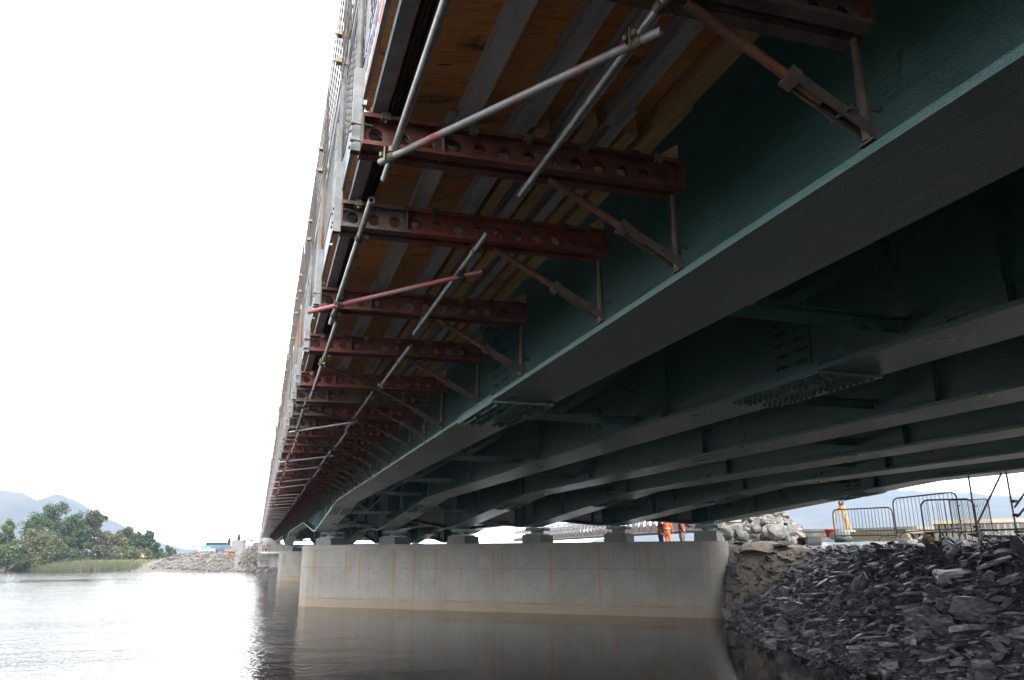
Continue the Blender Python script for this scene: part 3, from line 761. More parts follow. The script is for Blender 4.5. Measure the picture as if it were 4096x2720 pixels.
# edge beam form: aluminium waler, ply strip, side form, bars
for si, (a, b) in enumerate(SEG):
    L = b-a-.06; pl = 'overhead' if si == 0 else ('in the %s run from the camera' % ORD[si] if si < 5 else 'far along the row')
    mb = MB(); mb.ext([(.500,5.355),(.588,5.355),(.588,5.372),(.555,5.38),(.555,5.47),(.588,5.478),(.588,5.495),(.500,5.495),(.500,5.46),(.494,5.452),(.500,5.444),(.500,5.406),(.494,5.398),(.500,5.39)], lambda u, v, t: (u, t, v+gr(t)), 0, L)
    o = mb.build('edge_waler', m_galvlight, None, (0, a, gr(a))); tag(o, 'light aluminium waler under the deck edge, '+pl, 'waler', 'edge beam walers')
    mb = MB(); mb.ext([(.462,5.44),(.497,5.44),(.497,5.465),(.462,5.465)], lambda u, v, t: (u, t, v+gr(t)), 0, L+.05)
    o = mb.build('edge_board', m_ply, None, (0, a, gr(a))); tag(o, 'narrow orange plywood edge board beside the aluminium waler, '+pl, 'edge board', 'plywood edge boards')
    mb = MB(); mb.ext([(.592,5.42),(.612,5.42),(.612,6.18),(.592,6.18)], lambda u, v, t: (u, t, v+gr(t)), 0, L+.05)
    o = mb.build('side_form', m_ply, None, (0, a, gr(a))); tag(o, 'upright plywood side form of the edge beam, '+pl, 'side form', 'edge beam side forms')
    for bi, (x, z) in enumerate(((.635, 5.60), (.672, 5.57), (.708, 5.60))):
        rb = MB().tube((x, 0, z), (x, L+.3, z+gr(L)), .0165, 8)
        for j in range(int(L/.04) if si < 3 else 0): rb.tube((x, .03+j*.04, z+gr(j*.04)), (x, .04+j*.04, z+gr(j*.04)), .0182, 8, caps=False)
        o = rb.build('reinforcing_bar', m_rebar, None, (0, a, gr(a))); tag(o, 'rusty ribbed bar behind the waler, %s of three, %s' % (ORD[bi], pl), 'rebar', 'reinforcing bars in the edge beam')

# ------------------------------------------------------------------ scaffold tubes under the brackets
def couplers(mb, p, q, r=.0242):
    p = Vector(p); d = (Vector(q)-p).normalized()
    mb.tube(p-d*.03, p+d*.03, r*1.36, 10)
    s = d.cross(Vector((0, 0, 1))).normalized()
    mb.bar(p+s*.03-d*.025, p+s*.075-d*.025, .018, .03); mb.tube(p+s*.06+Vector((0,0,-.05)), p+s*.06+Vector((0,0,.05)), .007, 6)
    mb.tube(p+Vector((0,0,.035)), p+Vector((0,0,.07)), .026, 8)
def scaffold_tube(name, p, q, m, label, group, clips, bore=.82, n=12):
    r_ = empty(name, p); p = Vector(p); q = Vector(q)
    MB().tube((0,0,0), q-p, .0242, n, bore=bore).build('tube', m, r_)
    for c in clips:
        cb = MB(); t = (q-p)*c; couplers(cb, t, t+(q-p)); cb.build('coupler', random.choice([m_brass, m_darkclip]), r_)
    tag(r_, label, 'scaffold tube', group); return r_
def zt(y): return 5.052+gr(y)
def nbr(y): return min(BY, key=lambda b: abs(b-y))
for nm, X, PC in (('outer', .63, [(-1.5,4.95),(5.31,8.68),(8.55,13.3),(13.5,17.2)]), ('inner', 1.63, [(-1.2,4.89),(5.62,8.81),(9.39,12.15),(12.4,16.8)])):
    y = PC[-1][1]-.25
    while y < 147: L = random.uniform(3.2, 4.6); PC.append((y+.3, y+L)); y += L
    for i, (a, b) in enumerate(PC):
        x0 = X+(-1)**i*.026; cl = [(yb-a)/(b-a) for yb in BY if a+.05 < yb < b-.05][:3]
        mm = [m_galv, m_galv, m_galvred, m_oldtube][i % 4 if i > 1 else 0]
        lab = 'silver scaffold ledger on the %s line under the brackets, %s length from the camera' % (nm, ORD[i]) if i < 6 else 'scaffold ledger tube on the %s line, far along the row' % nm
        scaffold_tube('scaffold_ledger', (x0, a, zt(a)), (x0-.012*(i < 2), b, zt(b)), mm, lab, 'scaffold ledgers under the brackets', cl if i < 9 else cl[:1], n=12 if i < 8 else 8)
BRC = [((.57,4.62),(1.71,2.86),m_galvred),((.32,8.15),(1.78,6.38),m_redtube),((.60,10.48),(1.72,12.05),m_oldtube),((.45,13.87),(1.75,15.35),m_oldtube),((.45,17.10),(1.68,15.25),m_galv),((.42,18.28),(1.75,19.67),m_oldtube),((.40,23.1),(1.74,21.07),m_galv),((.42,25.9),(1.64,24.0),m_galv),((.30,30.2),(1.6,28.0),m_oldtube),((.32,33.1),(1.55,30.6),m_galv)]
y = 36
while y < 147: BRC.append(((.28,y+1.8),(1.7,y-.4),random.choice([m_galv, m_galv, m_oldtube]))); y += random.choice([2.1, 2.6, 3.4])
for i, (a, b, m) in enumerate(BRC):
    p = (a[0], a[1], zt(a[1])-.05); q = (b[0], b[1], zt(b[1])-.05); L = b[0]-a[0]
    cl = [(.63-a[0])/L, (1.63-a[0])/L]
    lab = ('%s scaffold brace crossing under the brackets, %s from the camera' % ({m_galvred.name: 'red-flaked', m_redtube.name: 'red-painted', m_galv.name: 'silver', m_oldtube.name: 'dull brown'}[m.name], ORD[i])) if i < 10 else 'scaffold brace tube crossing under the far brackets'
    scaffold_tube('scaffold_brace', p, q, m, lab, 'scaffold braces under the brackets', cl, n=12 if i < 8 else 8)

# ------------------------------------------------------------------ slate bank
def berm_h(x, y):
    # heap of spoil between pier end and crest
    a = (Vector((x, y))-Vector((20.9, 28.9))); u = a.dot(Vector((.80,-.60))); v_ = a.dot(Vector((.60,.80)))
    top = 3.02-.05*max(0, u)
    k = 1/(1+math.exp(max(-30, min(30, -(v_+1.35)*1.75))))
    e = 1/(1+math.exp(max(-30, min(30, (u-3.1)*2.4))))
    return -.4+(top+.4)*k*e*min(1, max(0, (x-.636*y)/.25))
def slab_mesh(i, blocky=False):
    rs = np.random.RandomState(100+i); n = rs.randint(5, 8)
    an = np.sort(rs.uniform(0, 2*math.pi, n)+0*rs.rand(n)); an = np.linspace(0, 2*math.pi, n, endpoint=False)+rs.uniform(-.35, .35, n)
    ax = rs.uniform(.26, .62); th = rs.uniform(.02, .062) if not blocky else rs.uniform(.16, .26)
    rr = rs.uniform(.75, 1.1, n)
    xy = np.stack([np.cos(an)*rr*.5, np.sin(an)*rr*.5*ax], 1)
    v = []; tl = rs.uniform(-.08, .08, 2)
    for x, yv in xy: v.append((x, yv, -th+rs.uniform(-.015, .015)))
    for x, yv in xy: v.append((x*rs.uniform(.90, 1.02), yv*rs.uniform(.88, 1.02), th*rs.uniform(.3, .75)+tl[0]*x+tl[1]*yv))
    for x, yv in xy*rs.uniform(.45, .72): v.append((x+rs.uniform(-.03, .03), yv+rs.uniform(-.03, .03), th*rs.uniform(.85, 1.15)+tl[0]*x+tl[1]*yv))
    f = [tuple(range(n))[::-1], tuple(range(2*n, 3*n))]+[(k, (k+1)%n, n+(k+1)%n, n+k) for k in range(n)]+[(n+k, n+(k+1)%n, 2*n+(k+1)%n, 2*n+k) for k in range(n)]
    return v, f
SLV = [slab_mesh(i, i == 8) for i in range(18)]
CAMP = Vector((0, 0, 2.5))
def in_view(p, pad=.06):
    d = Vector(p)-CAMP; k = d.dot(fw)
    if k < 1: return None
    u = d.dot(rt)/k*3056.27/4096; v2 = d.dot(up)/k*3056.27/4096
    return (u, v2, k) if abs(u) < .5+pad and abs(v2) < .332+pad else None
def bank_rot(rs, x, y, flat=.35):
    # slabs lie roughly along the slope, many dipping the same way
    hx = float(hgt(x+.3, y)-hgt(x-.3, y))/.6
    nrm = Vector((-hx*.75, 0, 1)).normalized()
    e = Matrix.Rotation(rs.normal(-.34, flat+.1), 3, Vector((.35, -1, 0)).normalized()) @ Matrix.Rotation(rs.normal(0, flat*.8), 3, 'Y')
    q = Vector((0,0,1)).rotation_difference(nrm).to_matrix()
    return e @ q @ Matrix.Rotation(rs.normal(-.5, .75), 3, 'Z')
rs = np.random.RandomState(5)
cand = []
tries = 0
while len(cand) < 8200 and tries < 90000:
    tries += 1
    yv = rs.uniform(2, 33.5); toe = np.interp(yv, TP[1:10,1], TP[1:10,0])
    t = rs.uniform(-1.0, 7.6)
    xv = toe+t
    bz = float(berm_h(xv, yv)) if yv > 24 else -1
    if bz > float(hgt(xv, yv))+.1 and bz > 2.05+.22*(xv-19.5)+rs.normal(0, .2) and rs.rand() < .96: continue
    if xv < .64*yv: continue
    if t > 5.6 and rs.rand() < .55: continue
    z = max(float(hgt(xv, yv)), bz)
    p = in_view((xv, yv, z), .12)
    if p is None: continue
    s = min(1.15, rs.lognormal(math.log(.21), .55))
    cand.append((s/p[2], s, xv, yv, z, t))
cand.sort(reverse=True)
SL_ME = [mesh('slate_slab', v, f, m_slate1) for v, f in SLV]
big = 0; sv = []; sf = []; base = 0
VA = [np.array(v) for v, f in SLV]
for n_, (ap, s, xv, yv, z, t) in enumerate(cand):
    k = rs.randint(18); rm = bank_rot(rs, xv, yv)
    lift = s*rs.uniform(.02, .13)+rs.uniform(-.03, .07)+(.02 if n_ >= 262 else .06)
    if n_ < 262:
        o = link('slate_slab', SL_ME[k], None, (xv, yv, z+lift)); o.scale = (s, s*rs.uniform(.8, 1.15), s*rs.uniform(.8, 1.3)); o.rotation_euler = rm.to_euler()
        zone = 'at the water line' if z < .45 else 'at the top of the bank' if z > 2.3 else 'on the bank slope'
        tag(o, 'dark grey slate slab lying %s below the crowd barriers' % zone if z < 2.3 else 'dark grey slate slab lying at the top of the bank by the barriers', 'slate', 'slate slabs on the bank')
    else:
        P_ = (VA[k]*np.array([s, s*rs.uniform(.8, 1.15), s*rs.uniform(.8, 1.3)])) @ np.array(rm).T+np.array([xv, yv, z+lift])
        sv.append(P_); sf += [tuple(i+base for i in f) for f in SLV[k][1]]; base += len(P_)
# fine chips between the slabs
for _ in range(9000):
    yv = rs.uniform(3, 33); toe = np.interp(yv, TP[1:10,1], TP[1:10,0]); t = rs.uniform(-.3, 7.5); xv = toe+t; z = float(hgt(xv, yv)) if _ % 1 == 0 else 0
    if yv > 24:
        bz = float(berm_h(xv, yv))
        if bz > z+.1 and bz > 2.05: continue
        z = max(z, bz)
        if xv < .64*yv: continue
    if in_view((xv, yv, z)) is None: continue
    k = rs.randint(18); s = rs.uniform(.05, .13); rm = Matrix.Rotation(rs.uniform(0, 6.28), 3, 'Z') @ Matrix.Rotation(rs.normal(0, .6), 3, 'X')
    P_ = (VA[k]*s) @ np.array(rm).T+np.array([xv, yv, z+s*.25+.03]); sv.append(P_); sf += [tuple(i+base for i in f) for f in SLV[k][1]]; base += len(P_)
o = link('slate_rubble', mesh('slate_rubble', np.concatenate(sv).tolist(), sf, m_slate)); tag(o, 'loose dark slate pieces covering the bank beside the pier', 'slate rubble', kind='stuff')
def at(px, py, dist):
    d = fw*3056.27+rt*(px-2048)-up*(py-1360); k = dist/math.hypot(d.x, d.y); return CAMP+d*k
def on_ground(px, py, lo=6, hi=60):
    for t in np.linspace(lo, hi, 500):
        p = at(px, py, float(t))
        if p.z <= float(hgt(p.x, p.y)): return p
    return at(px, py, hi)
# a few slabs that stand out
for (px, py, s, k, m, lab, e) in ((3478,2285,.62,5,m_slatepale,'pale grey square-cut stone block lying among the dark slate',(.1,.15,.4)),
    (3745,2225,.95,11,m_slate1,'large upright slate boulder just below the middle barrier',(.2,.75,.3)),
    (3840,2320,1.5,1,m_slate1,'long flat slate slab jutting out along the middle of the bank',(.1,-.15,-.35)),
    (2935,2470,.75,17,m_slatepale,'grey stone standing at the water against the pier end',(.5,.3,.9)),
    (3160,2520,.55,2,m_slatepale,'pale slate flake on the water line below the dirt mound',(.3,.2,.1)),
    (3600,2450,.5,9,m_slate1,'slate slab with a grey upper face low on the bank',(.2,.3,.2)),
    (3700,2640,.9,3,m_slate1,'broad slate slab half under water at the bank toe',(.1,.2,.5)),
    (4040,2600,1.0,13,m_slate1,'thick slate boulder low on the bank, by the picture edge',(.5,.4,.3)),
    (3120,2240,.8,4,m_slate1,'long slanting slate slab at the top of the bank beside the dirt',(.2,-.3,.35))):
    p = on_ground(px, py); v, f = SLV[k]
    o = link('slate_boulder', mesh('slate_boulder', v, f, m), None, p+Vector((0,0,s*.12))); o.scale = (s, s, s); o.rotation_euler = e; tag(o, lab, 'stone')

# ------------------------------------------------------------------ dirt berm and boulder heap behind the pier
def blob(seed, n=2, amp=.22, sq=(1,1,1)):
    import bmesh
    bm = bmesh.new(); bmesh.ops.create_icosphere(bm, subdivisions=n, radius=.5)
    for v in bm.verts:
        d = v.co.normalized(); k = 1+amp*mnoise.noise(d*1.7+Vector((seed*3.1, seed, -seed)))+amp*.5*mnoise.noise(d*4+Vector((seed, 0, seed)))
        q = d*.5*k; v.co = Vector((q.x*sq[0], q.y*sq[1], q.z*sq[2]))
        for ax in range(3):   # chop a few flat facets
            lim = .40+.08*mnoise.noise(Vector((seed*7+ax, 1, 2)))
            if abs(v.co[ax]) > lim*sq[ax]: v.co[ax] = math.copysign(lim*sq[ax], v.co[ax])
    me = bpy.data.meshes.new('boulder'); bm.to_mesh(me); bm.free(); return me
def mound(name, prof, m, label, cat, amp=.25, seed=1, step=.22):
    x0, x1, y0, y1 = prof['box']; xs_ = np.arange(x0, x1, step); ys_ = np.arange(y0, y1, step); V = []
    for yv in ys_:
        for xv in xs_:
            h = prof['h'](xv, yv); b = float(hgt(xv, yv))
            h += amp*(mnoise.fractal(Vector((xv*.9, yv*.9, seed)), 1, 2, 3)*.6+mnoise.fractal(Vector((xv*3.2, yv*3.2, seed+4)), 1, 2, 3)*.3)*min(1, max(0, h-b+.2)*3)
            V.append((xv, yv, max(h, b-.35)))
    n = len(xs_); Fm = [(j*n+i, j*n+i+1, (j+1)*n+i+1, (j+1)*n+i) for j in range(len(ys_)-1) for i in range(n-1)]
    o = link(name, mesh(name, V, Fm, m, [True]*len(Fm))); tag(o, label, cat); return o
mound('spoil_mound', dict(box=(17.9, 25.5, 25.5, 34), h=berm_h), m_tan, 'mound of tan gravelly soil beside the end of the pier', 'soil mound', .32, 2, .16)
HC = (24.0, 33.2)
def heap_h(x, y):
    dx, dy = x-HC[0], y-HC[1]; u = dx*.8-dy*.6; v_ = dx*.6+dy*.8
    return 2.9+2.0*math.exp(-(u/1.9)**2-(v_/1.5)**2)-.25
mound('rubble_heap', dict(box=(19.5, 29, 28.5, 38.5), h=heap_h), m_fines, 'heap of grey fines under the pale boulders', 'rubble heap', .3, 8, .2)
BM = [blob(i, 2, .5, (1, random.uniform(.6, 1), random.uniform(.55, .9))) for i in range(8)]
for b in BM: b.materials.append(m_granite1)
rb = np.random.RandomState(11); nb = 0
spots = []
for _ in range(150):
    a = rb.uniform(0, 2*math.pi); r = abs(rb.normal(0, 1)); u = 2.6*r*math.cos(a); v_ = 2.0*r*math.sin(a)
    x = HC[0]+.8*u+.6*v_; y = HC[1]-.6*u+.8*v_
    if x < 19.6 or r > 2.2: continue
    s = rb.lognormal(math.log(.42), .45); s = min(s, 1.1)
    if r < .6: s *= .8
    spots.append((x, y, heap_h(x, y)+s*.15, s))
for (px, py, dist, s) in ((2900,2125,40,1.05),(3115,2130,38.5,1.15),(3150,2125,39,.95),(3060,2090,40,.9),(2985,2075,41,.6),(3165,2165,37.5,.6),(2965,2145,38,.8),(3020,2115,39,.7)):
    p = at(px, py, dist); spots.append((p.x, p.y, p.z, s))
for x, y, z, s in spots:
    o = link('boulder', random.choice(BM), None, (x, y, z)); o.scale = (s, s, s); o.rotation_euler = (rb.uniform(-.5, .5), rb.uniform(-.5, .5), rb.uniform(0, 6.3))
    tag(o, 'large pale grey boulder on the heap behind the pier' if s > .8 else 'pale grey boulder on the heap behind the pier', 'boulder', 'large boulders on the heap' if s > .8 else 'boulders on the heap')

hv = []; hf = []; hb = 0
HV = [(np.array([v.co[:] for v in me.vertices]), [tuple(p.vertices) for p in me.polygons]) for me in (blob(60+i, 1, .6, (1,.75,.6)) for i in range(4))]
for _ in range(900):
    a = rb.uniform(0, 6.28); r = abs(rb.normal(0, 1.1)); u = 2.7*r*math.cos(a); v_ = 2.1*r*math.sin(a); x = HC[0]+.8*u+.6*v_; y = HC[1]-.6*u+.8*v_
    if x < .65*y: continue
    V_, F_ = HV[rb.randint(4)]; s = rb.uniform(.08, .28); a2 = rb.uniform(0, 6.28); ca, sa = math.cos(a2), math.sin(a2)
    hv.append(V_*s @ np.array([[ca, sa, 0], [-sa, ca, 0], [0, 0, 1]])+np.array([x, y, max(heap_h(x, y), float(hgt(x, y)))+s*.1])); hf += [tuple(i+hb for i in q) for q in F_]; hb += len(V_)
o = link('heap_rubble', mesh('heap_rubble', np.concatenate(hv).tolist(), hf, m_granite)); tag(o, 'small broken stones on the boulder heap', 'rubble', kind='stuff')

# ------------------------------------------------------------------ crowd barriers, tripod, stacks, scaffold on the near bank
def crowd_barrier(a0, a1, h, label):
    a0 = Vector(a0); a1 = Vector(a1); d = (a1-a0); L = Vector((d.x, d.y, 0)).length
    r_ = empty('crowd_barrier', a0, math.atan2(d.y, d.x)); sl = (a1.z-a0.z)/L
    P = lambda u, z: (u, 0, z+sl*u)
    rad = .17; pts = [P(0, .02), P(0, h-rad)]+[P(rad-rad*math.cos(t), h-rad+rad*math.sin(t)) for t in np.linspace(.3, math.pi/2, 5)]
    pts += [P(L-rad+rad*math.sin(t), h-rad+rad*math.cos(t)) for t in np.linspace(0, 1.27, 5)]+[P(L, h-rad), P(L, .02)]
    f = MB().path(pts, .0195, 8); f.tube(P(0, .16), P(L, .16), .0165, 8); f.build('frame', m_galvd, r_)
    n = int(L/.125)
    for i in range(1, n):
        MB().tube(P(L*i/n, .16), P(L*i/n, h), .0072, 6).build('bar', m_galvd, r_)
    for u in (.35, L-.35):
        fpts = [(u, .32*math.cos(t), .16*math.sin(t)-.02+sl*u) for t in np.linspace(0, math.pi, 8)]
        MB().path(fpts, .0165, 6).build('foot', m_galvd, r_)
    for u, z in ((L, .75), (L, .35)):
        MB().tube(P(L, z), P(L+.07, z), .012, 6).build('hook', m_galvd, r_)
    tag(r_, label, 'barrier', 'crowd barriers along the bank top')
def B(p0, p1, dist0, dist1): return at(*p0, dist0), at(*p1, dist1)
a, b = B((3343,2163), (3585,2163), 28.0, 26.5); crowd_barrier(a, b, .99, 'galvanised crowd barrier in front of the survey tripod')
a, b = B((3590,2152), (3850,2138), 25.5, 24.2); crowd_barrier(a, b, 1.12, 'galvanised crowd barrier in the middle, overlapping the slumped one')
a, b = B((3703,2158), (3918,2155), 21.3, 21.5); crowd_barrier(a, b, .92, 'slumped crowd barrier tied against the scaffold standard')
a, b = B((3815,2128), (3975,2142), 29.0, 25.6); crowd_barrier(a, b, 1.0, 'crowd barrier behind the scaffold standard, turned back from the others')
# survey tripod
tp = at(3378, 2130, 33.0); r_ = empty('survey_tripod', tp); tag(r_, 'orange and yellow survey tripod standing on the formwork stack', 'tripod')
m_yel = mat('yellow_tripod_wood', (.75, .42, .05), rough=.5); m_org = mat('orange_tripod_paint', (.80, .17, .03), rough=.5)
HT = 1.02
for i, an in enumerate((2.6, 4.6, .6)):
    e = Vector((math.cos(an)*.44, math.sin(an)*.44, 0)); t0 = Vector((math.cos(an)*.09, math.sin(an)*.09, HT-.02))
    s = Vector((-math.sin(an), math.cos(an), 0))*.045
    lg = MB(); lg.tube(t0+s, e*.52+t0*.48+s*.8, .016, 8).tube(t0-s, e*.52+t0*.48-s*.8, .016, 8).bar(e*.45+t0*.55, e*.95+t0*.05, .07, .035, (0,0,1)); lg.tube(e*.95+t0*.05, e, .015, 6, .004)
    lg.build('leg', m_yel, r_)
MB().tube((0,0,HT-.13), (0,0,HT-.01), .15, 14, .10).build('head', m_org, r_)
MB().tube((0,0,HT), (0,0,HT+.05), .085, 12).box((-.1,-.035,HT+.051), (.1,.035,HT+.10)).tube((-.07,0,HT+.1), (-.09,0,HT+.17), .04, 8).tube((.07,0,HT+.1), (.08,0,HT+.17), .035, 8).build('tribrach', m_darkclip, r_)
# formwork box stack
m_box = mat('grey_box_beam', (.20, .185, .165), (.34, .32, .29), 4, .6, .1, bump=.2)
def stack(px, py, dist, rz, L, rows, lab, cellw=.24, n=4):
    p = at(px, py, dist); g0 = p.z
    r_ = empty('formwork_stack', p, rz); tag(r_, lab, 'formwork stack')
    z = .05
    for j in range(rows):
        h = .185
        for i in range(n):
            y0 = i*cellw; m = MB()
            t = .02
            m.box((0, y0, z), (L, y0+cellw-.008, z+t)).box((0, y0, z+h-t), (L, y0+cellw-.008, z+h)).box((0, y0, z+t+.001), (L, y0+t, z+h-t-.001)).box((0, y0+cellw-.008-t, z+t+.001), (L, y0+cellw-.008, z+h-t-.001))
            m.build('box_beam', m_box, r_)
        z += h+.015
    MB().box((-.1,-.04,z), (L+.05, n*cellw+.03, z+.10)).build('top_panel', m_box, r_)
    return r_, z+.16+g0
stack(3225, 2172, 34.5, R(-38), 2.2, 2, 'stack of grey hollow formwork beams beside the red bucket')
stack(3420, 2170, 34.5, R(-75), 2.6, 2, 'stack of grey hollow formwork beams behind the crowd barrier', .30, 5)
# timber-topped panel stack
for px, py, dist, L, H, lab in ((3742,2168,32,3.6,.62,'long panel stack with pale timber top behind the barriers'),(3632,2172,33,1.5,.34,'low panel stack with timber top behind the middle barrier')):
    p = at(px, py, dist); r_ = empty('panel_stack', p, R(-50)); tag(r_, lab, 'panel stack')
    MB().box((0,0,H), (L,1.1,H+.14)).build('timber_top', mat('pale_board', (.42,.35,.25), (.52,.45,.34), 3, .7), r_)
    k = int(L/.2)
    for i in range(k): MB().box((i*L/k+.01,.03,.02), (i*L/k+L/k-.05,1.06,H-.004)).build('upright_panel', mat('brown_panel', (.13,.10,.075), (.22,.18,.14), 5, .7) if 'brown_panel' not in bpy.data.materials else bpy.data.materials['brown_panel'], r_)
# bucket, timber pile, bags, pipe
p = at(3328, 2136, 33.0); MBk = MB(); bk = empty('bucket', (p.x, p.y, p.z-.12)); tag(bk, 'red plastic tub on the grey formwork beams', 'bucket')
m_redp = mat('red_plastic', (.62, .035, .02), rough=.4)
MB().tube((0,0,0), (0,0,.26), .21, 16, .25).build('body', m_redp, bk); MB().tube((0,0,.262), (0,0,.29), .27, 16, .27).build('rim', m_redp, bk)
p = at(3385, 2168, 29.5); r_ = empty('timber_pile', p, R(-50)); tag(r_, 'pile of pale yellow timbers behind the crowd barrier', 'timber pile')
for i in range(3):
    for j in range(3): MB().box((j*.02,i*.16,j*.11+.02), (2.0-j*.05,i*.16+.15,j*.11+.12)).build('plank', m_timber2 if i+j > 0 and False else mat('pale_timber', (.62,.52,.30), (.72,.62,.40), 3, .7) if 'pale_timber' not in bpy.data.materials else bpy.data.materials['pale_timber'], r_)
def lump(name, px, py, dist, sx, sy, sz, m, lab, cat, seed):
    p = at(px, py, dist); me = blob(seed, 3, .35, (sx, sy, sz)); me.materials.append(m)
    for q in me.polygons: q.use_smooth = True
    o = link(name, me, None, p); tag(o, lab, cat); return o
m_bag = mat('white_sacking', (.72, .72, .70), (.80, .80, .78), 5, .8); m_teal = mat('teal_tub', (.03, .16, .15), rough=.5)
lump('sack', 3377, 2140, 29.6, 1.15, .6, .42, m_bag, 'white sacks lying on the pale timbers', 'sack', 5)
o = at(3368, 2158, 30.2); tb = MB().box((o.x-.16,o.y-.2,o.z-.1), (o.x+.2,o.y+.2,o.z+.17)).build('tub', m_teal); tag(tb, 'teal tub between the sacks and the bank top', 'tub')
lump('plastic_sheet', 3632, 2168, 26, .6, .4, .2, m_bag, 'crumpled white plastic sheet on the bank top', 'sheeting', 6)
lump('straw_bundle', 3712, 2158, 24, .34, .25, .2, mat('brown_straw', (.12,.07,.035), (.22,.14,.07), 12, .9, bump=.6), 'bundle of brown straw by the slumped barrier', 'straw', 7)
p = at(3228, 2165, 27); pc = empty('plastic_pipe', p); tag(pc, 'short white pipe offcut lying on the slate crest', 'pipe'); d_ = rt*.42
MB().tube((0,0,0), d_, .13, 16, bore=.9).build('pipe_wall', m_white, pc)
p = at(3228-20, 2166, 27.2); lump('rusty_drum_end', 3208, 2164, 27.2, .3, .3, .3, m_rust, 'rusty brown lump beside the white pipe', 'scrap', 9)
a = at(3122, 2044, 33); b = at(3168, 2155, 33.4); rodp = empty('marker_rod', b); tag(rodp, 'thin leaning rod with a knotted ribbon beside the boulders', 'rod')
MB().tube((0,0,0), a-b, .011, 6).build('cane', m_darkclip, rodp); mid = (a-b)*.52; MB().box(mid-Vector((.09,.09,.05)), mid+Vector((.03,.03,.06))).build('ribbon', m_navy, rodp)

# scaffold frame under the edge girder
r_ = empty('prop_scaffold', (17.48, 15.52, 2.72)); tag(r_, 'scaffold frame of tubes propping the edge girder above the barriers', 'scaffold'); o0 = Vector((17.48, 15.52, 2.72))
def st(nm, p, q, m=m_galvd, r=.0242): MB().tube(Vector(p)-o0, Vector(q)-o0, r, 10).build(nm, m, r_)
T1 = at(3919, 2183, 23.4); T1t = Vector((T1.x, T1.y, 4.55)); T2 = at(4073, 2162, 23.4); T2t = Vector((T2.x, T2.y, 4.55))
st('standard', T1, T1t, m_oldtube); st('standard', T2, T2t)
st('diagonal', at(3909, 2095, 23.6), at(4008, 1888, 23.6), m_rusttube); st('diagonal', at(4058, 2030, 23.3), at(4150, 1900, 23.0)); st('diagonal', at(4068, 2068, 23.3), at(4150, 1975, 23.0))
st('ledger', at(3895, 2123, 23.3), at(4260, 2110, 23.2)); st('ledger', at(3915, 2141, 23.5), at(4090, 2149, 23.5)); st('ledger', at(4060, 2128, 23.2), at(4260, 2122, 23.2))
cb = MB()
for px, py in ((3908,2107),(3916,2122),(3919,2134),(3921,2143),(4058,2005),(4066,2060),(4073,2128),(4080,2143)):
    c = at(px, py, 23.35)-o0; cb.box(c-Vector((.05,.05,.035)), c+Vector((.05,.05,.035))); cb.tube(c-Vector((.09,-.05,0)), c+Vector((.09,-.05,0)), .015, 6)
cb.build('couplers', m_darkclip, r_)

# ------------------------------------------------------------------ truss bridge behind
m_truss = mat('galvanised_truss', (.17, .175, .18), (.27, .275, .28), 6, .5, .3)
m_trussrust = mat('rusty_transom', (.075, .06, .05), (.13, .105, .085), 3, .7)
def truss_panel():
    m = MB(); L, H = 3.05, 1.7; c = .09
    m.bar((0,0,.06),(0,L,.06),c,c).bar((0,0,H-.06),(0,L,H-.06),c,c)
    for yv in (.06, L/2, L-.06): m.bar((0,yv,.11),(0,yv,H-.11),.075,.075)
    for yv in (L/4, 3*L/4):
        m.bar((0,yv-L/4+.06,H/2),(0,yv,H-.1),.06,.06,(1,0,0)); m.bar((0,yv,H-.1),(0,yv+L/4-.06,H/2),.06,.06,(1,0,0))
        m.bar((0,yv-L/4+.06,H/2),(0,yv,.1),.06,.06,(1,0,0)); m.bar((0,yv,.1),(0,yv+L/4-.06,H/2),.06,.06,(1,0,0))
    return mesh('truss_panel', m.v, m.f, m_truss)
tpm = truss_panel()
r_ = empty('truss_bridge', (27.6, 44.5, 4.12), -.155); r_.rotation_euler.x = .008; tag(r_, 'galvanised lattice truss bridge seen through the gap above the pier', 'truss bridge')
for i in range(26):
    for x in (0, .5, 2.7, 3.2): link('truss_panel', tpm, r_, (x, i*3.06, 0))
    tr = MB(); tr.box((-.2, i*3.06+.5, .1), (3.4, i*3.06+.75, .48)).box((-.2, i*3.06+2.0, .1), (3.4, i*3.06+2.25, .48)); tr.build('transom', m_trussrust, r_)
    if i < 20:
        for q in (.55, 2.05): MB().box((-.12, i*3.06+q+.05, .14), (-.06, i*3.06+q+.75, .66)).build('side_plate', m_trussrust, r_)
MB().box((.7, .4, .5), (2.5, 79, .62)).build('deck', m_conc, r_)
# abutment posts of the truss bridge
for i, (px, wd) in enumerate(((3072, .9), (3089, .6))):
    p = at(px, 2110, 50.2); z0 = float(hgt(p.x, p.y))-.2
    m = MB().box((-wd/2,-.5,0), (wd/2,.5,at(px, 2046, 50.2).z-z0)); 
    o = m.build('concrete_post', m_concpale, None, (p.x, p.y, z0)); tag(o, 'wide concrete post at the end of the truss bridge' if i == 0 else 'narrow concrete post beside the wider one at the truss bridge end', 'post')
p = at(2905, 2105, 44); o = MB().box((-1.6,-.3,-.6), (.7,.5,.02)).build('concrete_block', m_concpale, None, p); tag(o, 'pale concrete ledge behind the bank-end bearing', 'concrete block')

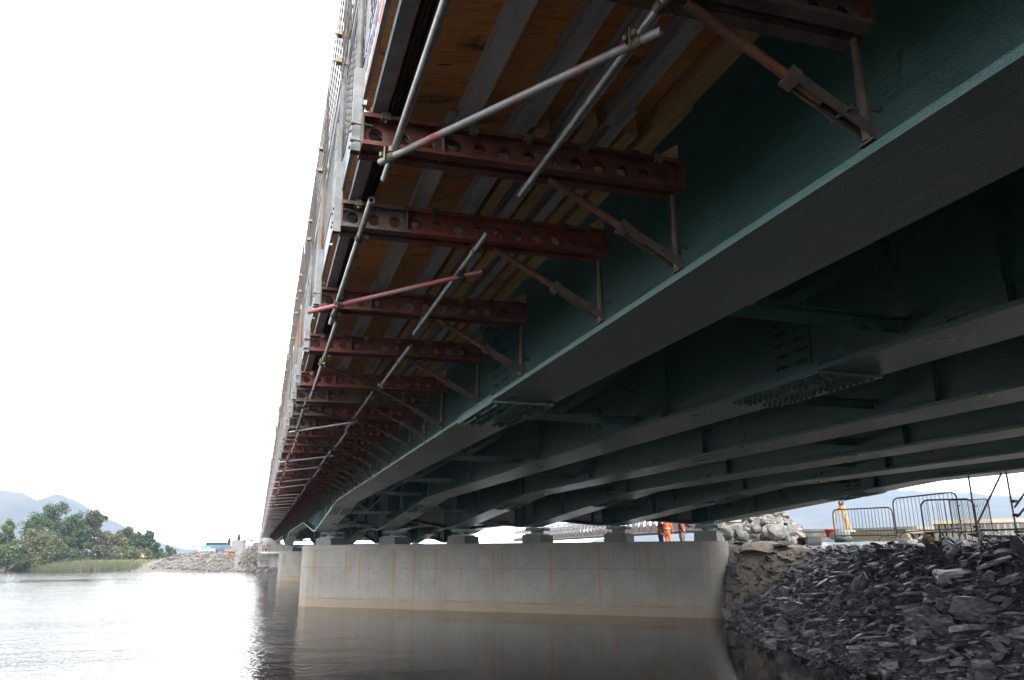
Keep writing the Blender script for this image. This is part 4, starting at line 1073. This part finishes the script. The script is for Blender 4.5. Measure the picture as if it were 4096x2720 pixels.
# ------------------------------------------------------------------ far abutment, scaffold tower, container
def AB(u, v, z): # u along the pier skew, v away from the river
    q = Vector((2.602, ABY, 0))+PD*u+PN*v; return (q.x, q.y, z)
r_ = empty('bridge_abutment', (0, 0, 0)); tag(r_, 'pale concrete abutment wall carrying the far end of the bridge', 'abutment')
MB().ext([(-3.2,-.5),(22,-.5),(22,4.6),(-3.2,4.6)], AB2 if False else (lambda u, z, t: AB(u, t, z)), 0, 1.2).build('bearing_wall', m_concpale, r_)
MB().ext([(-3.2,4.61),(.35,4.61),(.35,6.9),(-3.2,6.9)], lambda u, z, t: AB(u, t, z), .4, 1.4).build('end_wall', m_concpale, r_)
MB().ext([(0,-.5),(11,.3),(11,3.6),(5.5,5.3),(0,6.9)], lambda v, z, t: AB(-3.25-t-.12*v, v+.2, z), 0, .5).build('wing_wall', m_concpale, r_)
def far_tower():
    base = Vector(AB(-5.0,-1.9,0)); r2 = empty('scaffold_tower', (base.x, base.y, .7)); tag(r2, 'brown scaffold access tower against the far abutment', 'scaffold tower')
    ux = PD; uy = PN; hh = 4.6; W = 5.2
    pts = [0, 1.7, 3.2, 4.6]
    for yv in (0, 1.1):
        for k, u in enumerate(pts):
            p = ux*u+uy*yv; MB().tube(p+Vector((0,0,-.2 if k else -.4)), p+Vector((0,0,hh-(.6 if k > 2 else 0))), .035, 6).build('standard', m_brownsteel, r2)
        for z in (1.2, 2.4, 3.1, 3.7, 4.2): MB().tube(ux*-.2+uy*yv+Vector((0,0,z)), ux*4.9+uy*yv+Vector((0,0,z)), .03, 6).build('ledger', m_brownsteel, r2)
        for a, b in (((-1.2,.2),(1.0,3.2)),((0,1),(1.7,2.9)),((1.7,2.9),(3.2,.6)),((3.2,.8),(4.6,3)),((1.7,3),(3.2,4.6)),((4.6,.3),(3.2,3))):
            MB().tube(ux*a[0]+uy*yv+Vector((0,0,a[1])), ux*b[0]+uy*yv+Vector((0,0,b[1])), .03, 6).build('brace', m_brownsteel, r2)
    pl = MB(); pl.bar(ux*1.2+uy*.5+Vector((0,0,2.48)), ux*5.0+uy*.5+Vector((0,0,2.48)), 1.2, .06); pl.build('platform', m_timber, r2)
    pl = MB(); pl.bar(ux*4.2+uy*.5+Vector((0,0,2.55)), ux*9.5+uy*.5+Vector((0,0,2.55)), 1.2, .32); pl.build('platform', mat('pale_scaffold_boards', (.5,.44,.36), (.6,.54,.45), 2, .8), r2)
    for u in (6, 7.5, 9): MB().tube(ux*u+Vector((0,0,-.4)), ux*u+Vector((0,0,4.0)), .03, 6).build('standard', m_brownsteel, r2)
    for k in (0, 1.75): MB().box(ux*k*1.0+Vector((-.3,-.3,4.45)), ux*k*1.0+Vector((.3,.3,4.75))).build('head_cap', m_brownsteel, r2)
    return r2, base, ux, uy
tw, twb, tux, tuy = far_tower()
# container
p = at(862, 2206, 258); r_ = empty('shipping_container', (p.x, p.y, 4.15), R(-8)); tag(r_, 'dark green ribbed shipping container on the far bank', 'container')
m_cgreen = mat('container_green', (.007, .036, .022), (.012, .05, .03), 2, .5)
m = MB(); L, H, W = 5.9, 2.75, 2.4; n = 22
poly = []
for i in range(n): a = -L/2+L*i/n; poly += [(a, 0), (a+L/n*.35, 0), (a+L/n*.5, .06), (a+L/n*.85, .06)]
poly += [(L/2, 0), (L/2, W), (-L/2, W)]
m.ext(poly, lambda u, v, t: (u, v, t), .12, H-.1).build('corrugated_body', m_cgreen, r_)
m = MB()
for x in (-L/2-.04, L/2-.06):
    for yv in (-.05, W-.05): m.box((x, yv, 0), (x+.12, yv+.12, H))
m.box((-L/2+.09,-.05,H-.14), (L/2-.07,.06,H)).box((-L/2+.09,-.05,0), (L/2-.07,.06,.14)); m.build('frame', m_cgreen, r_)
def simple(name, px, py, dist, sx, sy, sz, m, lab, cat, rz=0):
    p = at(px, py, dist); r_ = empty(name, p, rz); tag(r_, lab, cat); return r_, p
m_tarp = mat('blue_tarpaulin', (.03, .22, .55), (.06, .32, .66), 3, .5); m_dtarp = mat('dark_blue_tarpaulin', (.03, .05, .10), (.06, .09, .16), 3, .5)
o = lump('blue_tarpaulin', 838, 2195, 205, 4.6, 3, 1.8, m_tarp, 'bright blue tarpaulin below the green container', 'tarpaulin', 21)
o = lump('dark_tarpaulin', 886, 2198, 200, 6.2, 3, 2.4, m_dtarp, 'dark blue sheeted heap in front of the green container', 'tarpaulin', 22)
for px, wd, lab in ((812, 4.0, 'grey concrete block at the end of the tarpaulins'), (842, 4.2, 'grey-brown concrete block in front of the blue tarpaulin')):
    p = at(px, 2212, 196); b = MB().box((-wd*.24,-.5,-.6), (wd*.24,.5,1.0)).build('concrete_cube', m_conc, None, p); tag(b, lab, 'concrete block')
p = at(920, 2205, 185); pc = empty('concrete_pipe', p, R(15)); tag(pc, 'brown pipe section lying beside the abutment wing', 'pipe'); MB().tube((-1.2,0,0), (1.0,-.6,0), .55, 16, bore=.85).build('pipe_wall', m_rusttube, pc)
p = at(925, 2219, 168); lf = MB().box((-1.2,-.25,-.08), (1.2,.25,.14)).build('orange_float', m_orange, None, p); tag(lf, 'orange board lying on the grey bank below the abutment', 'board')
p = at(955, 2170, 190); wl = MB().box((-1.5,-.2,-2), (1.5,.2,.5)).build('concrete_wall', m_plinth, None, (p.x, p.y, p.z)); tag(wl, 'grey panel wall on the embankment behind the abutment wing', 'wall')
# dark membrane edge on the far bank and riprap
rr = np.random.RandomState(3); vs_ = []; fs_ = []; bb = 0
RV = [blob(40+i, 1, .6, (1,.8,.6)) for i in range(5)]
RVn = [(np.array([v.co[:] for v in me.vertices]), [tuple(p.vertices) for p in me.polygons]) for me in RV]
for _ in range(4600):
    t = rr.uniform(-14, 30); f_ = abs(rr.normal(0, 9))+.1
    x = 1.15-.714*t*1.0+.7*f_; yv = 145.5+.7*t+.714*f_
    if _ >= 3700: x, yv = rr.uniform(-7.5, 0), rr.uniform(148, 173)
    h = float(hgt(x, yv)); s = min(1.6, rr.lognormal(math.log(.30), .55))
    V_, F_ = RVn[rr.randint(5)]; a = rr.uniform(0, 6.28); ca, sa = math.cos(a), math.sin(a)
    Q = V_*s @ np.array([[ca, sa, 0], [-sa, ca, 0], [0, 0, 1]])+np.array([x, yv, h+s*.1]); vs_.append(Q); fs_ += [tuple(i+bb for i in q) for q in F_]; bb += len(Q)
o = link('riprap_stones', mesh('riprap_stones', np.concatenate(vs_).tolist(), fs_, mat('far_bank_stone', (.085,.075,.064), (.17,.153,.132), 1.5, .9, isl=.3))); tag(o, 'loose stones armouring the far river bank', 'riprap', kind='stuff')
RBM = [m_ for m_ in RV]
for m_ in RBM: m_.materials.append(bpy.data.materials['far_bank_stone'])
for i, (px, py, s) in enumerate(((812,2228,2.6),(790,2245,2.2),(850,2232,1.8),(770,2238,1.6),(835,2250,1.7),(880,2222,1.5),(740,2252,1.3))):
    p = on_ground(px, py, 120, 230); o = link('bank_boulder', RBM[i % 5], None, p+Vector((0,0,s*.1))); o.scale = (s, s, s); o.rotation_euler = (0, 0, i); tag(o, 'big grey boulder on the far rubble mound below the green container', 'boulder', 'boulders on the far mound')

# ------------------------------------------------------------------ vegetation on the far bank
def leaf_mat(name, c1, c2, c3):
    t = NT(name); q = t.n('NewGeometry').outputs['Random Per Island']
    P = t.coords(); n = t.noise(P, .5, 4)
    v = t.math('ADD', t.math('MULTIPLY', q, .6), t.math('MULTIPLY', n, .5))
    t.color(t.ramp(v, [(.25, c1), (.55, c2), (.85, c3)])); t.set(Roughness=.7)
    t.b.inputs['Specular IOR Level'].default_value = .25; return t.m
m_lf = [leaf_mat('green_leaves', (.03,.05,.02), (.055,.085,.034), (.095,.125,.055)), leaf_mat('olive_leaves', (.055,.065,.026), (.105,.115,.045), (.17,.165,.075)), leaf_mat('brown_green_leaves', (.045,.05,.028), (.08,.082,.045), (.125,.12,.07)), leaf_mat('light_green_leaves', (.045,.075,.025), (.075,.12,.042), (.12,.165,.065))]
def tree(name, px0, px1, pyt, dist, mi, label, blobs=9, leaves=5200, pyb=2262, seed=0, ls=.42, airy=0.0):
    rg = np.random.RandomState(200+seed); a = at(px0, pyb, dist); b = at(px1, pyb, dist); base = (a+b)/2; base.z = max(.3, float(hgt(base.x, base.y)))
    Wd = (b-a).length; top = at((px0+px1)/2, pyt, dist).z; H = top-base.z
    r_ = empty(name, base); tag(r_, label, 'tree' if 'bush' not in name else 'bush', 'trees on the far bank')
    dirx = Vector((b-a).normalized()); diry = Vector((-dirx.y, dirx.x, 0))
    cs = []
    sc_ = min(Wd*.55, H)
    for i in range(int(blobs*2.2)):
        t = rg.uniform(-.86, .86); top_ = (1-abs(t)**2.3)**.5*rg.uniform(.8, 1.0); rad = rg.uniform(.20, .33)*sc_
        hz_ = rg.uniform(.05, 1)**.75*top_
        hz_ = max(rad*.5/H, min(hz_, .93*top_-rad*.55/H))
        cs.append((np.array(dirx*(t*Wd/2)+diry*rg.uniform(-.22, .22)*Wd)+np.array((0, 0, H*hz_)), rad))
    cs.append((np.array((0, 0, H*.86))+np.array(dirx)*rg.uniform(-.15, .15)*Wd, H*.13))
    tot = sum(c[1]**2 for c in cs); Q = []
    for c, rad in cs:
        n = int(leaves*2.6*rad**2/tot)
        nc = 10; cl = rg.normal(size=(nc, 3)); cl *= (rg.rand(nc)**.4/np.linalg.norm(cl, axis=1))[:, None]
        pick = rg.randint(nc, size=n)
        p = c+cl[pick]*rad*np.array([1, 1, .85])+rg.normal(size=(n, 3))*rad*.24
        u = rg.normal(size=(n, 3)); u /= np.linalg.norm(u, axis=1)[:, None]; w_ = np.cross(u, rg.normal(size=(n, 3))); w_ /= np.linalg.norm(w_, axis=1)[:, None]
        sz = ls*(.55+.8*rg.rand(n))[:, None]
        Q.append(np.stack([p-u*sz*.5, p+w_*sz*.3, p+u*sz*.5, p-w_*sz*.3], 1))
    Q = np.concatenate(Q); Q = Q[Q[:, :, 2].min(1) > -.05]
    link('crown', quads('crown', Q.reshape(-1, 3), m_lf[mi]), r_)
    tk = MB(); tk.tube((0,0,-.3), (0,0,H*.3), H*.028, 8, H*.02)
    for c, rad in cs[:7]: tk.tube((0,0,H*.24), tuple(c*.9), H*.012, 6, H*.003)
    tk.build('trunk', m_bark, r_); return r_
tree('alder_tree', 70, 350, 2000, 206, 0, 'tallest dark green tree with an open spreading top on the far bank', 15, 8500, seed=1)
tree('alder_tree', 210, 345, 2060, 201, 0, 'rounded bright green tree in front of the tallest one', 8, 4500, seed=11)
tree('willow_tree', 292, 425, 2036, 204, 2, 'brown-green twiggy tree beside the tallest tree', 10, 6500, seed=2)
tree('willow_bush', 22, 262, 2108, 198, 1, 'wide olive bush in front of the tallest tree', 12, 7500, seed=3)
tree('willow_tree', -60, 45, 2080, 203, 3, 'light green tree cut by the picture edge', 8, 5000, seed=4)
tree('willow_tree', 380, 500, 2118, 204, 1, 'olive-topped bushy tree in the middle of the far clump', 9, 5000, seed=5)
tree('hawthorn_tree', 440, 590, 2104, 214, 2, 'dull dark tree set back behind the olive-topped one', 9, 5000, seed=6)
tree('hawthorn_tree', 500, 626, 2120, 209, 0, 'dark rounded tree at the open end of the clump', 10, 6000, seed=7)
tree('willow_bush', 300, 470, 2182, 197, 2, 'low brown-green bush at the foot of the clump', 8, 3500, seed=8)
tree('willow_bush', 200, 330, 2190, 197, 0, 'low dark bush under the rounded bright tree', 8, 3000, seed=12)
tree('willow_bush', -60, 110, 2150, 197, 3, 'low light green bush by the picture edge', 8, 3500, seed=14)
tree('willow_bush', 430, 610, 2178, 200, 1, 'long low olive bush at the foot of the dark rounded tree', 9, 4000, seed=15)
tree('hawthorn_tree', 628, 694, 2178, 262, 0, 'small lone tree past the end of the clump', 6, 1800, seed=9)
tree('willow_bush', 596, 660, 2205, 236, 3, 'low pale green bush between clump and lone tree', 5, 1200, seed=10)
def poplar(px, pyt, pyb, dist, lab, seed):
    rg = np.random.RandomState(seed); b = at(px, pyb, dist); H = at(px, pyt, dist).z-b.z; r_ = empty('poplar_tree', b); tag(r_, lab, 'tree', 'poplars behind the container')
    n = 700; t = rg.rand(n); rad = H*.16*np.sin(np.pi*np.clip(t*.9+.08, 0, 1))**.7
    an = rg.uniform(0, 6.28, n); rr_ = rad*np.sqrt(rg.rand(n)); p = np.stack([np.cos(an)*rr_, np.sin(an)*rr_, t*H*.96+H*.05], 1)
    u = rg.normal(size=(n, 3)); u /= np.linalg.norm(u, axis=1)[:, None]; w_ = np.cross(u, rg.normal(size=(n, 3))); w_ /= np.linalg.norm(w_, axis=1)[:, None]; sz = .45
    link('crown', quads('crown', np.stack([p-u*sz*.5, p+w_*sz*.3, p+u*sz*.5, p-w_*sz*.3], 1).reshape(-1, 3), m_lf[0]), r_)
    MB().tube((0,0,-.5), (0,0,H*.9), H*.015, 6, H*.004).build('trunk', m_bark, r_)
poplar(914, 2152, 2192, 275, 'slim young poplar beside the green container', 51); poplar(953, 2136, 2180, 285, 'taller thin poplar behind the concrete wing wall', 52)
# reeds and meadow grass
rg = np.random.RandomState(77); n = 26000
t = rg.uniform(12, 110, n); f_ = np.abs(rg.normal(0, 2.0, n))+rg.uniform(-.35, .5, n)
x = 1.15-.714*t+.7*f_; yv = 145.5+.7*t+.714*f_
keep = (x < -23+rg.normal(0, 1.2, n)); x, yv, f_ = x[keep], yv[keep], f_[keep]; n = len(x)
z = np.maximum(hgt(x, yv), -.1); hh = rg.uniform(.7, 1.7, n)*np.clip(.6+.1*f_, .6, 1.1); a = rg.uniform(0, 6.28, n); wv = .05
dx, dy = np.cos(a)*wv, np.sin(a)*wv; lx, ly = rg.normal(0, .18, n)*hh, rg.normal(0, .18, n)*hh
Q = np.stack([np.stack([x-dx, yv-dy, z], 1), np.stack([x+dx, yv+dy, z], 1), np.stack([x+lx, yv+ly, z+hh], 1)], 1)
m_reed = leaf_mat('reed_blades', (.06,.075,.04), (.10,.115,.06), (.17,.16,.085))
o = link('reeds', quads('reeds', Q.reshape(-1, 3), m_reed, 3)); tag(o, 'grey-green reeds along the far water edge', 'reeds', kind='stuff')
n = 12000; x = rg.uniform(-75, -14, n); f_ = rg.uniform(4, 22, n); tt = (1.15+.7*f_-x)/.714; yv = 145.5+.7*tt+.714*f_; z = hgt(x, yv); hh = rg.uniform(.3, .95, n); a = rg.uniform(0, 6.28, n)
keep = (x < -22+rg.normal(0, 1.5, n)); x, yv, z, hh, a = [q[keep] for q in (x, yv, z, hh, a)]; n = len(x)
dx, dy = np.cos(a)*.14, np.sin(a)*.14
Q = np.stack([np.stack([x-dx, yv-dy, z], 1), np.stack([x+dx, yv+dy, z], 1), np.stack([x+rg.normal(0, .2, n), yv, z+hh], 1)], 1)
o = link('meadow_grass', quads('meadow_grass', Q.reshape(-1, 3), leaf_mat('meadow_blades', (.09,.11,.035), (.15,.16,.05), (.25,.20,.10)), 3)); tag(o, 'yellow-green meadow plants behind the reeds', 'grass', kind='stuff')
n = 900; px = rg.choice([350, 440, 470, 495, 545, 30], n)+rg.normal(0, 14, n); Q = []
for p_ in px:
    p = at(float(p_), 2262, 199); g0 = float(hgt(p.x, p.y)); c = np.array([p.x, p.y, g0+rg.uniform(1.1, 2.0)]); s = .11; Q.append([c+(-s,0,0), c+(0,0,-s), c+(s,0,0), c+(0,0,s)])
o = link('meadow_flowers', quads('meadow_flowers', np.array(Q).reshape(-1, 3), mat('cream_flowers', (.62,.55,.36), rough=.8))); tag(o, 'cream flower heads scattered in front of the far trees', 'flowers', kind='stuff')

# ------------------------------------------------------------------ people
m_skin = mat('skin', (.45, .27, .19), rough=.55); m_vest = mat('orange_hi_vis', (.95, .15, .02), rough=.55); m_yvest = mat('yellow_hi_vis', (.72, .80, .03), rough=.55)
m_dark = mat('navy_workwear', (.025, .03, .05), rough=.8); m_jean = mat('blue_jeans', (.06, .09, .17), rough=.85); m_helm = mat('white_helmet', (.82, .82, .80), rough=.35); m_refl = mat('silver_reflective_tape', (.7,.7,.68), rough=.3); m_khaki = mat('stone_trousers', (.42,.38,.32), rough=.85)
def skin_obj(name, pts, edges, rad, m, parent, root=0, lv=2):
    me = bpy.data.meshes.new(name); me.from_pydata(pts, edges, []); me.materials.append(m); o = link(name, me, parent)
    md = o.modifiers.new('skin', 'SKIN'); md.use_smooth_shade = True
    for i, r in enumerate(rad): me.skin_vertices[0].data[i].radius = (r, r*.82) if not isinstance(r, tuple) else r
    me.skin_vertices[0].data[root].use_root = True
    s = o.modifiers.new('sub', 'SUBSURF'); s.levels = lv; s.render_levels = lv; return o
def person(loc, rz, label, vest, top, legs, helmet=True, lean=0.0, arm=(0.25, 0.25), step=.0, stripes=None):
    r_ = empty('person', loc, rz); tag(r_, label, 'person')
    ln = lambda z, x=0.0: (x, -lean*max(0, z-.95), .95+max(0, z-.95)*math.cos(min(1, lean*.8)) if z > .95 else z)
    def T(x, y, z): q = ln(z); return (x, y+q[1], q[2])
    pts = [T(0,0,.95), T(0,0,1.12), T(0,.0,1.30), T(0,.01,1.44), T(0,.0,1.53), T(0,-.02,1.62), T(0,-.03,1.72)]
    ed = [(0,1),(1,2),(2,3),(3,4),(4,5),(5,6)]; rd = [.14,.13,(.17,.12),(.15,.10),.055,(.078,.095),(.07,.085)]
    hands = []
    for s, av in ((-1, arm[0]), (1, arm[1])):
        i0 = len(pts); sh = T(s*.19,0,1.42); el = T(s*(.22+.04*av),-.26*math.sin(av),1.42-.28*math.cos(av)); wr = T(s*.22,-.26*math.sin(av)-.24*math.sin(av*1.7),1.42-.28*math.cos(av)-.25*math.cos(av*1.7))
        d = (Vector(wr)-Vector(el)).normalized(); hd = Vector(wr)+d*.08
        pts += [sh, el, wr, tuple(hd)]; ed += [(3,i0),(i0,i0+1),(i0+1,i0+2),(i0+2,i0+3)]; rd += [.065,.048,.03,.033]
        for k in range(4):
            f0 = hd+Vector((0,(k-1.5)*.02,0))+d*.015; j = len(pts); pts += [tuple(f0+d*.035), tuple(f0+d*(.06+.008*(1.5-abs(k-1.5)))+Vector((-s*.012,0,0)))]; ed += [(i0+3,j),(j,j+1)]; rd += [.0095,.008]
        j = len(pts); pts += [tuple(Vector(wr)+d*.05+Vector((-s*.03,-.035,0))), tuple(Vector(wr)+d*.085+Vector((-s*.035,-.05,0)))]; ed += [(i0+3,j),(j,j+1)]; rd += [.011,.009]
    for s in (-1, 1):
        i0 = len(pts); y = s*step; pts += [(s*.095,0,.88), (s*.10,-.03+y*.5,.48), (s*.10,.02+y,.09), (s*.105,-.15+y,.045)]; ed += [(0,i0),(i0,i0+1),(i0+1,i0+2),(i0+2,i0+3)]; rd += [.10,.065,.045,.042]
    skin_obj('body', pts, ed, rd, m_skin, r_)
    # clothes follow the body
    vp = [T(0,0,.90), T(0,0,1.08), T(0,0,1.28), T(0,.005,1.44)]
    o = skin_obj('vest', vp, [(0,1),(1,2),(2,3)], [(.185,.15),(.18,.145),(.205,.15),(.16,.115)], vest, r_)
    for s, av in ((-1, arm[0]), (1, arm[1])):
        sh = T(s*.19,0,1.42); el = T(s*(.22+.04*av),-.26*math.sin(av),1.42-.28*math.cos(av)); wr = T(s*.22,-.26*math.sin(av)-.20*math.sin(av*1.7),1.42-.28*math.cos(av)-.21*math.cos(av*1.7))
        skin_obj('sleeve', [sh, el, wr], [(0,1),(1,2)], [.08,.06,.045], top, r_, 0, 1)
    tp_ = [T(0,0,.98), (0,0,.88)]; te = [(0,1)]; tr_ = [(.15,.125),(.15,.125)]
    for s in (-1, 1):
        i0 = len(tp_); y = s*step; tp_ += [(s*.10,0,.80), (s*.10,-.03+y*.5,.48), (s*.10,.02+y,.10)]; te += [(1,i0),(i0,i0+1),(i0+1,i0+2)]; tr_ += [.11,.08,.07]
    skin_obj('trousers', tp_, te, tr_, legs, r_)
    for s in (-1, 1): y = s*step; skin_obj('boot', [(s*.10,.04+y,.06),(s*.105,-.14+y,.045)], [(0,1)], [.055,.05], m_dark, r_, 0, 1)
    hd = Vector(T(0,-.03,1.68))
    MB().tube(hd+Vector((0,-.09,-.005)), hd+Vector((0,-.125,-.03)), .012, 6, .016).build('nose', m_skin, r_)
    e = MB()
    for s in (-1, 1): e.tube(hd+Vector((s*.032,-.082,.02)), hd+Vector((s*.032,-.094,.02)), .012, 8)
    e.build('eyes', m_dark, r_)
    hm_ = MB(); n = 12
    for k in range(4):
        z0, z1 = k/4, (k+1)/4; hm_.tube(hd+Vector((0,0,.045+.10*math.sin(z0*1.57))), hd+Vector((0,0,.045+.10*math.sin(z1*1.57))), .125*math.cos(z0*1.5), n, .125*math.cos(z1*1.5), caps=False)
    hm_.box(hd+Vector((-.09,-.17,.04)), hd+Vector((.09,-.08,.05)))
    hm_.build('helmet', m_helm if helmet else m_org, r_)
    st_ = MB(); c = Vector(T(0,0,1.10)); st_.tube(c+Vector((0,0,-.025)), c+Vector((0,0,.025)), .192, 16, caps=False); st_.v = [(x, c.y+(y_-c.y)*.8, z_) for x, y_, z_ in st_.v]; st_.build('reflective_band', m_refl, r_)
    return r_
def gz(p): return Vector((p.x, p.y, float(hgt(p.x, p.y))))
q = at(2640, 2090, 39.5); q.z = q.z-1.47; person(q, R(80), 'person in an orange vest and jeans standing between the fifth and last bearings', m_vest, m_dark, m_jean, arm=(.15, .2))
q = at(2725, 2088, 39.0); q.z = q.z-1.47; person(q, R(20), 'person in an orange vest and pale trousers beside the bank-end bearing', m_vest, m_dark, m_khaki, arm=(.5, .9), step=.12)
q = at(2668, 2106, 45); q.z = q.z-1.2; person(q, R(120), 'person in full orange workwear beyond the one in jeans', m_vest, m_vest, m_vest, arm=(.3, .3))
q = at(2886, 2072, 45); q.z = q.z-1.25; person(q, R(-30), 'person in a yellow vest bending behind the boulder heap', m_yvest, m_yvest, m_khaki, lean=.75, arm=(.9, .9))
q = at(1062, 2213, 146.6); person(q, R(100), 'person in a red and orange jacket and white helmet on the far scaffold', m_vest, m_redp, m_dark, arm=(1.0, .6))
# stakes of the platform where the workers stand
